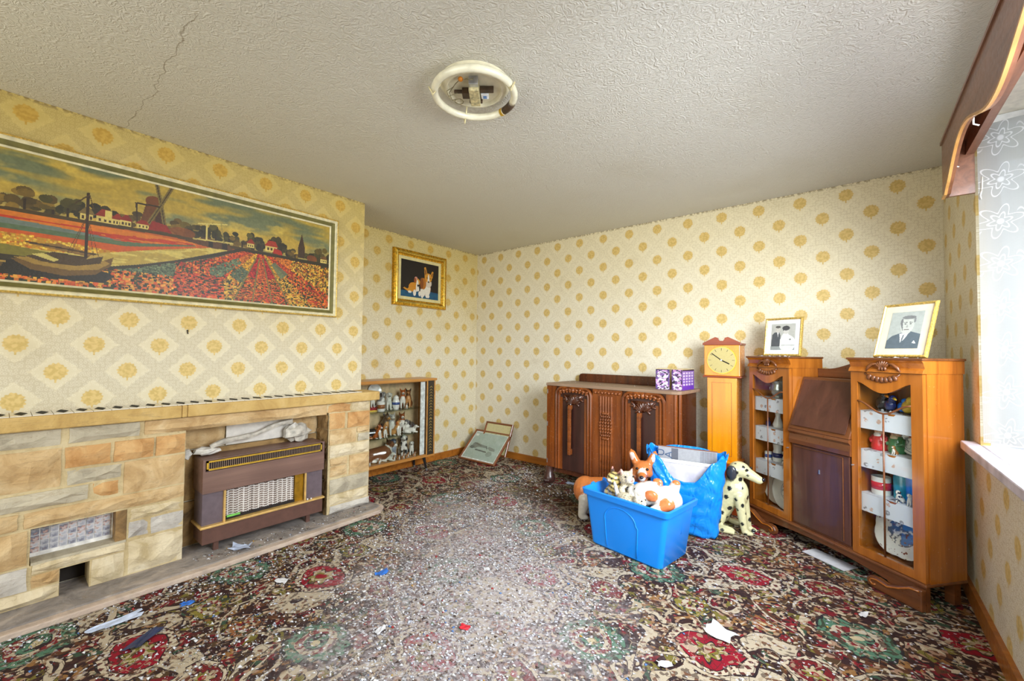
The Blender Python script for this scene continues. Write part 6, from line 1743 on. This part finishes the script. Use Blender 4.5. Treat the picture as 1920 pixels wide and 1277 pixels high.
def boards():
    im = Img(150, 180, 0.85, (206, 208, 216), 14)
    im.rect(0, 0, .85, .62, (220, 222, 228)); im.rect(.20, .70, .85, .99, (176, 180, 190)); im.rect(.30, .70, .62, .99, (206, 208, 214)); im.rect(.20, .70, .30, .99, (120, 124, 138))
    im.rect(0, .62, .85, .68, (232, 234, 238)); im.rect(0, .60, .85, .62, (150, 154, 160)); im.rect(.05, .30, .80, .58, (190, 196, 206)); im.line(.04, .55, .16, .66, .012, (120, 130, 140))
    for k in range(10): im.line(.64+.02*k, .70, .64+.02*k, .99, .005, (150+8*(k % 3), 152, 160))
    im.a *= 0.80
    t = thing('picture_board', tuple(BGM @ Vector((-0.185, -0.020, 0.012))), 0, 'grey printed board lettered URA sticking out of the blue carrier bag', 'board', rot=Euler((math.radians(-4), 0, math.radians(8))))
    MB().box(0, 0, 0, 0.375, 0.014, 0.535).build('board', 'label_white', t)
    MB().box(-0.003, -0.003, 0.535, 0.378, 0.016, 0.540).build('board_edge', 'frame_walnut', t)
    panel('print', im, 0.375, 0.535, 'printed_card', t, (0, -0.001, 0), 'x')
    def text(s, size, x, z, rot):
        c = D.curves.new('lettering', 'FONT'); c.body = s; c.size = size; c.extrude = 0.0004
        o = D.objects.new('tmp', c); COL.objects.link(o)
        me = D.meshes.new_from_object(o.evaluated_get(bpy.context.evaluated_depsgraph_get())); D.objects.remove(o)
        me.materials.clear(); me.materials.append(MATS['ink_blue'])
        q = D.objects.new('lettering', me); COL.objects.link(q); q.parent = t
        q.location = (x, -0.0025, z); q.rotation_euler = Euler((PI/2, 0, 0)).to_matrix().to_euler(); q.matrix_local = Matrix.Translation((x, -0.0025, z)) @ Matrix.Rotation(PI/2, 4, 'X') @ Matrix.Rotation(rot, 4, 'Z')
    text('SURA', 0.070, 0.092, 0.335, PI/2)
    text('U', 0.070, 0.040, 0.468, PI/2)
plain('ink_blue', (70, 90, 120), 0.5)
boards()
def inner_frame():
    t = thing('tilted_picture', tuple(BGM @ Vector((-0.165, -0.042, 0.012))), 0, 'white-framed picture tilted in the mouth of the blue carrier bag', 'picture', rot=Euler((math.radians(-3), 0, math.radians(8))))
    rail_frame(t, 0, 0.33, 0, 0.46, 0.0, [(0, 0.006), (0.004, 0.010), (0.022, 0.008)], 'label_white', 'frame_rail', 'x')
    MB().box(0.004, -0.004, 0.004, 0.326, 0.0, 0.456).build('print', 'sill_paint', t)
inner_frame()

# ------------------------------------------------------------------ framed photographs on the bureau
plain('mount_white', (236, 238, 240), 0.6, 0, 0.02)
plain('mount_ivory', (226, 212, 186), 0.6, 0, 0.03)
def photo(name, loc, lean, rz, Wd, Hh, rail, mount, mo, im, label):
    t = thing(name, loc, 0, label, 'photograph', rot=Euler((-lean, 0, rz)))
    rail_frame(t, 0, Wd, 0, Hh, 0.0, [(0, 0.006), (0.003, 0.014), (rail*0.6, 0.016), (rail, 0.010)], 'frame_gilt', 'frame_rail', 'x')
    MB().box(0.003, -0.005, 0.003, Wd-0.003, 0.0, Hh-0.003).build('backing', 'mount_ivory', t)
    MB().box(rail, -0.007, rail, Wd-rail, -0.0055, Hh-rail).build('mount', mount, t)
    panel('print', im, Wd-2*mo, Hh-2*mo, 'photo_print', t, (mo, -0.008, mo), 'x')
    st = MB(); st.box(Wd*0.45, 0.0, 0.0, Wd*0.55, 0.003, Hh*0.6, rot=(math.radians(lean*57.3+12), 0, 0), piv=(Wd*0.5, 0, Hh*0.6)); st.build('strut', 'mount_ivory', t)
im = Img(70, 80, 0.9, (186, 186, 178), 2)
im.rect(0, 0, .9, .14, (150, 156, 154)); im.ell(.62, .25, .30, .32, (222, 224, 220)); im.ell(.55, .40, .16, .26, (228, 228, 224)); im.ell(.56, .72, .10, .12, (206, 204, 196)); im.ell(.55, .83, .14, .09, (74, 74, 76)); im.rect(.44, .74, .47, .84, (80, 80, 80))
im.poly([(.02, .14), (.04, .58), (.14, .68), (.30, .68), (.36, .55), (.34, .14)], (84, 88, 92)); im.poly([(.22, .68), (.28, .68), (.27, .48)], (230, 230, 226)); im.ell(.25, .78, .085, .12, (204, 200, 190)); im.ell(.25, .88, .095, .05, (90, 88, 84)); im.ell(.72, .40, .04, .03, (120, 122, 120)); im.rect(.40, .16, .9, .20, (196, 198, 194)); im.ell(.20, .78, .01, .012, (60, 60, 60)); im.ell(.29, .78, .01, .012, (60, 60, 60))
photo('wedding_photograph', bl_(0.055, 0.075, 1.1905), math.radians(9), math.radians(-18), 0.243, 0.275, 0.016, 'mount_white', 0.044, im, 'gilt-framed wedding photograph of a couple standing on the left bureau tower')
im = Img(70, 92, 0.76, (176, 182, 176), 2)
im.poly([(0, 0), (.0, .22), (.10, .34), (.30, .42), (.52, .46), (.76, .38), (.76, 0)], (96, 108, 116)); im.poly([(.28, .40), (.50, .44), (.42, .26), (.33, .16)], (222, 226, 224)); im.ell(.42, .62, .155, .23, (196, 200, 192)); im.ell(.43, .84, .16, .05, (128, 130, 130)); im.ell(.28, .72, .03, .09, (120, 122, 122)); im.ell(.575, .76, .025, .07, (136, 138, 138)); im.poly([(.27, .62), (.34, .46), (.30, .72)], (120, 124, 124))
im.line(.34, .70, .40, .705, .018, (70, 72, 74)); im.line(.46, .705, .52, .70, .018, (70, 72, 74)); im.ell(.37, .665, .022, .014, (60, 62, 64)); im.ell(.49, .665, .022, .014, (60, 62, 64)); im.poly([(.42, .66), (.39, .57), (.45, .57)], (168, 170, 164)); im.line(.36, .51, .47, .51, .016, (110, 104, 100)); im.poly([(.60, .14), (.64, .22), (.70, .13)], (228, 232, 232)); im.poly([(.36, .36), (.40, .38), (.37, .20), (.34, .18)], (110, 118, 124))
photo('portrait_photograph', bl_(0.832, 0.050, 1.1905), math.radians(17), math.radians(-39), 0.245, 0.295, 0.014, 'mount_ivory', 0.048, im, 'gilt-framed portrait photograph of a man in a suit leaning on the right bureau tower')
vase('bud_vase', bl_(0.800, 0.195, 1.1905), [(0, 0), (0.014, 0), (0.012, 0.02), (0.005, 0.05), (0.006, 0.10), (0.012, 0.125), (0.010, 0.145), (0, 0.145)], 'china_white', 'slim white bud vase standing behind the portrait photograph', 'vase')

# ------------------------------------------------------------------ purple printed cartons on the sideboard
def carton(name, loc, rz, w, d, h, seed, label, textside):
    t = thing(name, loc, rz, label, 'carton')
    MB().box(0, 0, 0, w, d, h).build('box', 'paper_old', t)
    im = Img(40, 70, w/h, (96, 60, 132), seed); A = w/h
    im.rect(0, .90, A, 1, (60, 36, 84))
    for cx, cy, r in ((.5, .72, .20), (.45, .34, .22), (.55, .10, .14)): im.ell(A*cx, cy, A*.42, r, (222, 214, 232)); im.ell(A*(cx-.05), cy+.02, A*.18, r*.4, (120, 84, 150))
    im.put(im.noise(9, 14, 2) > .62, (48, 32, 60)); im.put(im.noise(9, 12, 2) > .66, (206, 150, 206))
    panel('front_print', im, w, h, 'printed_card', t, (0, -0.0006, 0), 'x')
    im = Img(60, 60, d/h, (112, 60, 190), seed+1); B = d/h
    im.put(np.clip((im.V-.3)*2, 0, 1), (150, 120, 190), .8); im.rect(0, .93, B, 1, (50, 40, 60))
    if textside:
        for r in range(5):
            for c in range(4): im.rect(B*(.06+.235*c), .22+.14*r, B*(.22+.235*c), .31+.14*r, (226, 216, 236))
    else: im.a[:] = (222, 200, 150)
    panel('side_print', im, d, h, 'printed_card', t, (w+0.0006, 0, 0), 'y')
    MB().box(-0.001, -0.001, h, w+0.001, d+0.001, h+0.003).build('lid', 'paper_old', t)
carton('printed_carton', (2.375, -0.400, 0.9207), math.radians(10), 0.105, 0.13, 0.158, 31, 'purple printed carton at the left on the sideboard top', False)
carton('printed_carton', (2.500, -0.398, 0.9207), math.radians(-6), 0.082, 0.22, 0.158, 33, 'purple carton with white lettered side at the right end of the sideboard', True)

# ------------------------------------------------------------------ litter
attr_mat('litter', 0.7)
def flakes(name, xy, smin, smax, z, label, seed, white=0.55):
    r = np.random.default_rng(seed); n = len(xy)
    s = smin+(smax-smin)*r.random(n)**3
    a = r.random(n)*2*PI; el = 0.4+0.6*r.random(n)
    P = np.zeros((n, 4, 3))
    for k, (da, dr) in enumerate(((0, 1.0), (2.0, .8), (4.1, .9))):
        P[:, k, 0] = xy[:, 0]+np.cos(a+da)*s*dr; P[:, k, 1] = xy[:, 1]+np.sin(a+da)*s*dr*el; P[:, k, 2] = z+r.random(n)*s*0.15
    P[:, 3, 0] = xy[:, 0]+np.cos(a+1)*s*0.2; P[:, 3, 1] = xy[:, 1]+np.sin(a+1)*s*0.2; P[:, 3, 2] = z+s*(0.15+0.5*r.random(n))
    i = np.arange(n)*4
    F = np.stack([np.stack([i, i+1, i+3], 1), np.stack([i+1, i+2, i+3], 1), np.stack([i+2, i, i+3], 1), np.stack([i, i+2, i+1], 1)], 1).reshape(-1, 3)
    me = D.meshes.new(name); me.vertices.add(4*n); me.vertices.foreach_set('co', P.ravel())
    me.loops.add(F.size); me.loops.foreach_set('vertex_index', F.ravel().astype(np.int32))
    me.polygons.add(len(F)); me.polygons.foreach_set('loop_start', np.arange(0, F.size, 3, dtype=np.int32)); me.polygons.foreach_set('loop_total', np.full(len(F), 3, dtype=np.int32)); me.update(calc_edges=True)
    pal = np.array([(236, 236, 238), (214, 214, 220), (200, 206, 222), (150, 146, 146), (110, 92, 84), (74, 58, 52), (176, 160, 140), (170, 44, 50), (90, 130, 190), (120, 140, 110), (206, 160, 60)], float)
    w = np.array([white*.45, white*.33, white*.22, .12, .12, .08, .08, .012, .012, .012, .006]); w = w/w.sum()
    c = pal[r.choice(len(pal), n, p=w)]/255; c = np.where(c <= 0.04045, c/12.92, ((c+0.055)/1.055)**2.4)
    at_ = me.attributes.new('Col', 'FLOAT_COLOR', 'POINT'); at_.data.foreach_set('color', np.repeat(np.concatenate([c, np.ones((n, 1))], 1), 4, axis=0).ravel().astype(np.float32))
    me.materials.append(MATS['litter'])
    o = D.objects.new(name, me); COL.objects.link(o)
    return tag(o, label, 'litter', kind='stuff')
def scatter(n, seed):
    r = np.random.default_rng(seed)
    out = []
    while len(out) < n:
        x, y = r.uniform(0.92, 3.95), r.uniform(-4.3, -0.1)
        q1 = ((x-1.9)*0.66-(y+2.15)*0.75)/1.5; q2 = ((x-1.9)*0.75+(y+2.15)*0.66)/0.62
        dens = 0.08+0.30*(x < 2.3)*(y < -1.2)+1.1*math.exp(-(q1*q1+q2*q2))+0.9*math.exp(-((x-0.96-0.02*(y+2))/0.16)**2)+0.35*math.exp(-((y+0.6)/0.35)**2)*(x < 1.5)
        dens *= 0.7+0.6*math.sin(7*x+2*y)*math.sin(5*y-3*x)
        if r.random() < dens: out.append((x, y))
    return np.array(out)
flakes('plaster_crumbs', scatter(26000, 3), 0.0022, 0.014, 0.0012, 'pale plaster crumbs and flakes strewn over the patterned carpet', 4)
r_ = np.random.default_rng(8)
hx = np.stack([r_.uniform(0.72, 0.86, 380), r_.uniform(-3.0, -1.95, 380)], 1); flakes('hearth_crumbs', hx, 0.003, 0.014, 0.031, 'dark soot and plaster crumbs on the hearth under the gas fire', 9, 0.25)
tp = np.array([bl_(x, y, 0)[:2] for x, y in zip(np.concatenate([r_.uniform(0.05, 0.30, 26), r_.uniform(0.80, 1.05, 26)]), np.concatenate([r_.uniform(-0.012, 0.07, 26), r_.uniform(-0.012, 0.04, 26)]))]); flakes('paint_flakes', tp, 0.004, 0.016, 1.1908, 'white paint flakes fallen on the bureau tower tops', 10, 1.0)
sm = Matrix.Translation((1.37, -0.46, 0)) @ Matrix.Rotation(math.radians(-3.2), 4, 'Z')
tp = np.array([tuple(sm @ Vector((x, y, 0)))[:2] for x, y in zip(r_.uniform(0.05, 0.95, 60), r_.uniform(0.02, 0.38, 60))]); flakes('dust_flakes', tp, 0.002, 0.008, 0.9208, 'dust and plaster flakes on the sideboard top', 11, 0.9)
plain('scrap_white', (212, 212, 216), 0.7, 0, 0.05)
plain('scrap_blue', (46, 110, 200), 0.5)
plain('scrap_navy', (40, 52, 86), 0.5)
plain('scrap_red', (206, 40, 56), 0.5)
plain('scrap_pale', (190, 202, 226), 0.6)
def scrap(loc, size, mat, label, seed, cat='scrap', curl=0.012, name='paper_scrap'):
    rnd = random.Random(seed); nu, nv = 5, 4
    j = [[(rnd.uniform(-.12, .12), rnd.uniform(-.12, .12), rnd.random()) for _ in range(nu+1)] for _ in range(nv+1)]
    mb = MB()
    def fn(u, v):
        a = j[round(v*nv)][round(u*nu)]
        return ((u-.5+a[0])*size[0], (v-.5+a[1])*size[1], 0.004+curl*a[2]*(0.3+abs(u-.5)))
    mb.grid(fn, nu, nv)
    o = mb.build(name, mat); so = o.modifiers.new('thick', 'SOLIDIFY'); so.thickness = 0.0012
    o.location = (loc[0], loc[1], 0.0); o.rotation_euler = (0, 0, rnd.uniform(0, 3))
    return tag(o, label, cat)
scrap((3.14, -1.715), (0.11, 0.09), 'scrap_white', 'torn white paper lying on the carpet in front of the bureau', 1)
scrap((3.02, -2.06), (0.05, 0.03), 'scrap_white', 'small white paper scrap on the red octagon of the carpet', 2)
scrap((2.02, -2.65), (0.05, 0.03), 'scrap_white', 'white paper scrap among the crumbs at the bottom of the picture', 3)
scrap((1.17, -3.12), (0.05, 0.03), 'scrap_blue', 'bright blue plastic scrap near the hearth', 4)
scrap((1.10, -3.36), (0.16, 0.05), 'scrap_pale', 'long pale torn paper strip lying along the hearth', 5)
scrap((1.33, -3.30), (0.13, 0.045), 'scrap_navy', 'dark navy strip of plastic on the carpet near the hearth', 6)
scrap((1.62, -2.37), (0.07, 0.04), 'scrap_blue', 'blue plastic scrap in the middle of the dusty carpet', 7)
scrap((2.28, -2.40), (0.04, 0.03), 'scrap_red', 'red plastic scrap in the dusty patch of carpet', 8)
scrap((2.02, -1.98), (0.03, 0.03), 'scrap_white', 'small square white card in the dusty patch of carpet', 9, curl=0.002)
scrap((2.95, -2.42), (0.05, 0.03), 'scrap_white', 'crumpled white scrap right of centre at the bottom of the picture', 10)
scrap((1.62, -0.355), (0.16, 0.06), 'scrap_pale', 'flat blue-grey paper under the front of the sideboard', 12, curl=0.004)
scrap((1.30, -2.75), (0.06, 0.04), 'scrap_white', 'white paper curl on the carpet beside the gas fire hearth', 13)
scrap((0.80, -2.78), (0.10, 0.07), 'scrap_pale', 'pale crumpled wrapper on the hearth under the gas fire', 14, curl=0.03).location.z = 0.03
scrap((3.30, -2.05), (0.06, 0.04), 'scrap_white', 'white scrap at the right of the carpet foreground', 15)
scrap((3.62, -1.15), (0.05, 0.025), 'scrap_white', 'white scrap on the dark carpet by the window wall', 16)
o = MB().box(-0.12, -0.05, 0.002, 0.12, 0.06, 0.006).build('white_card', 'scrap_white'); place(o, (3.47, -0.60, 0), math.radians(-33)); tag(o, 'sheet of white card half hidden under the bureau', 'card')
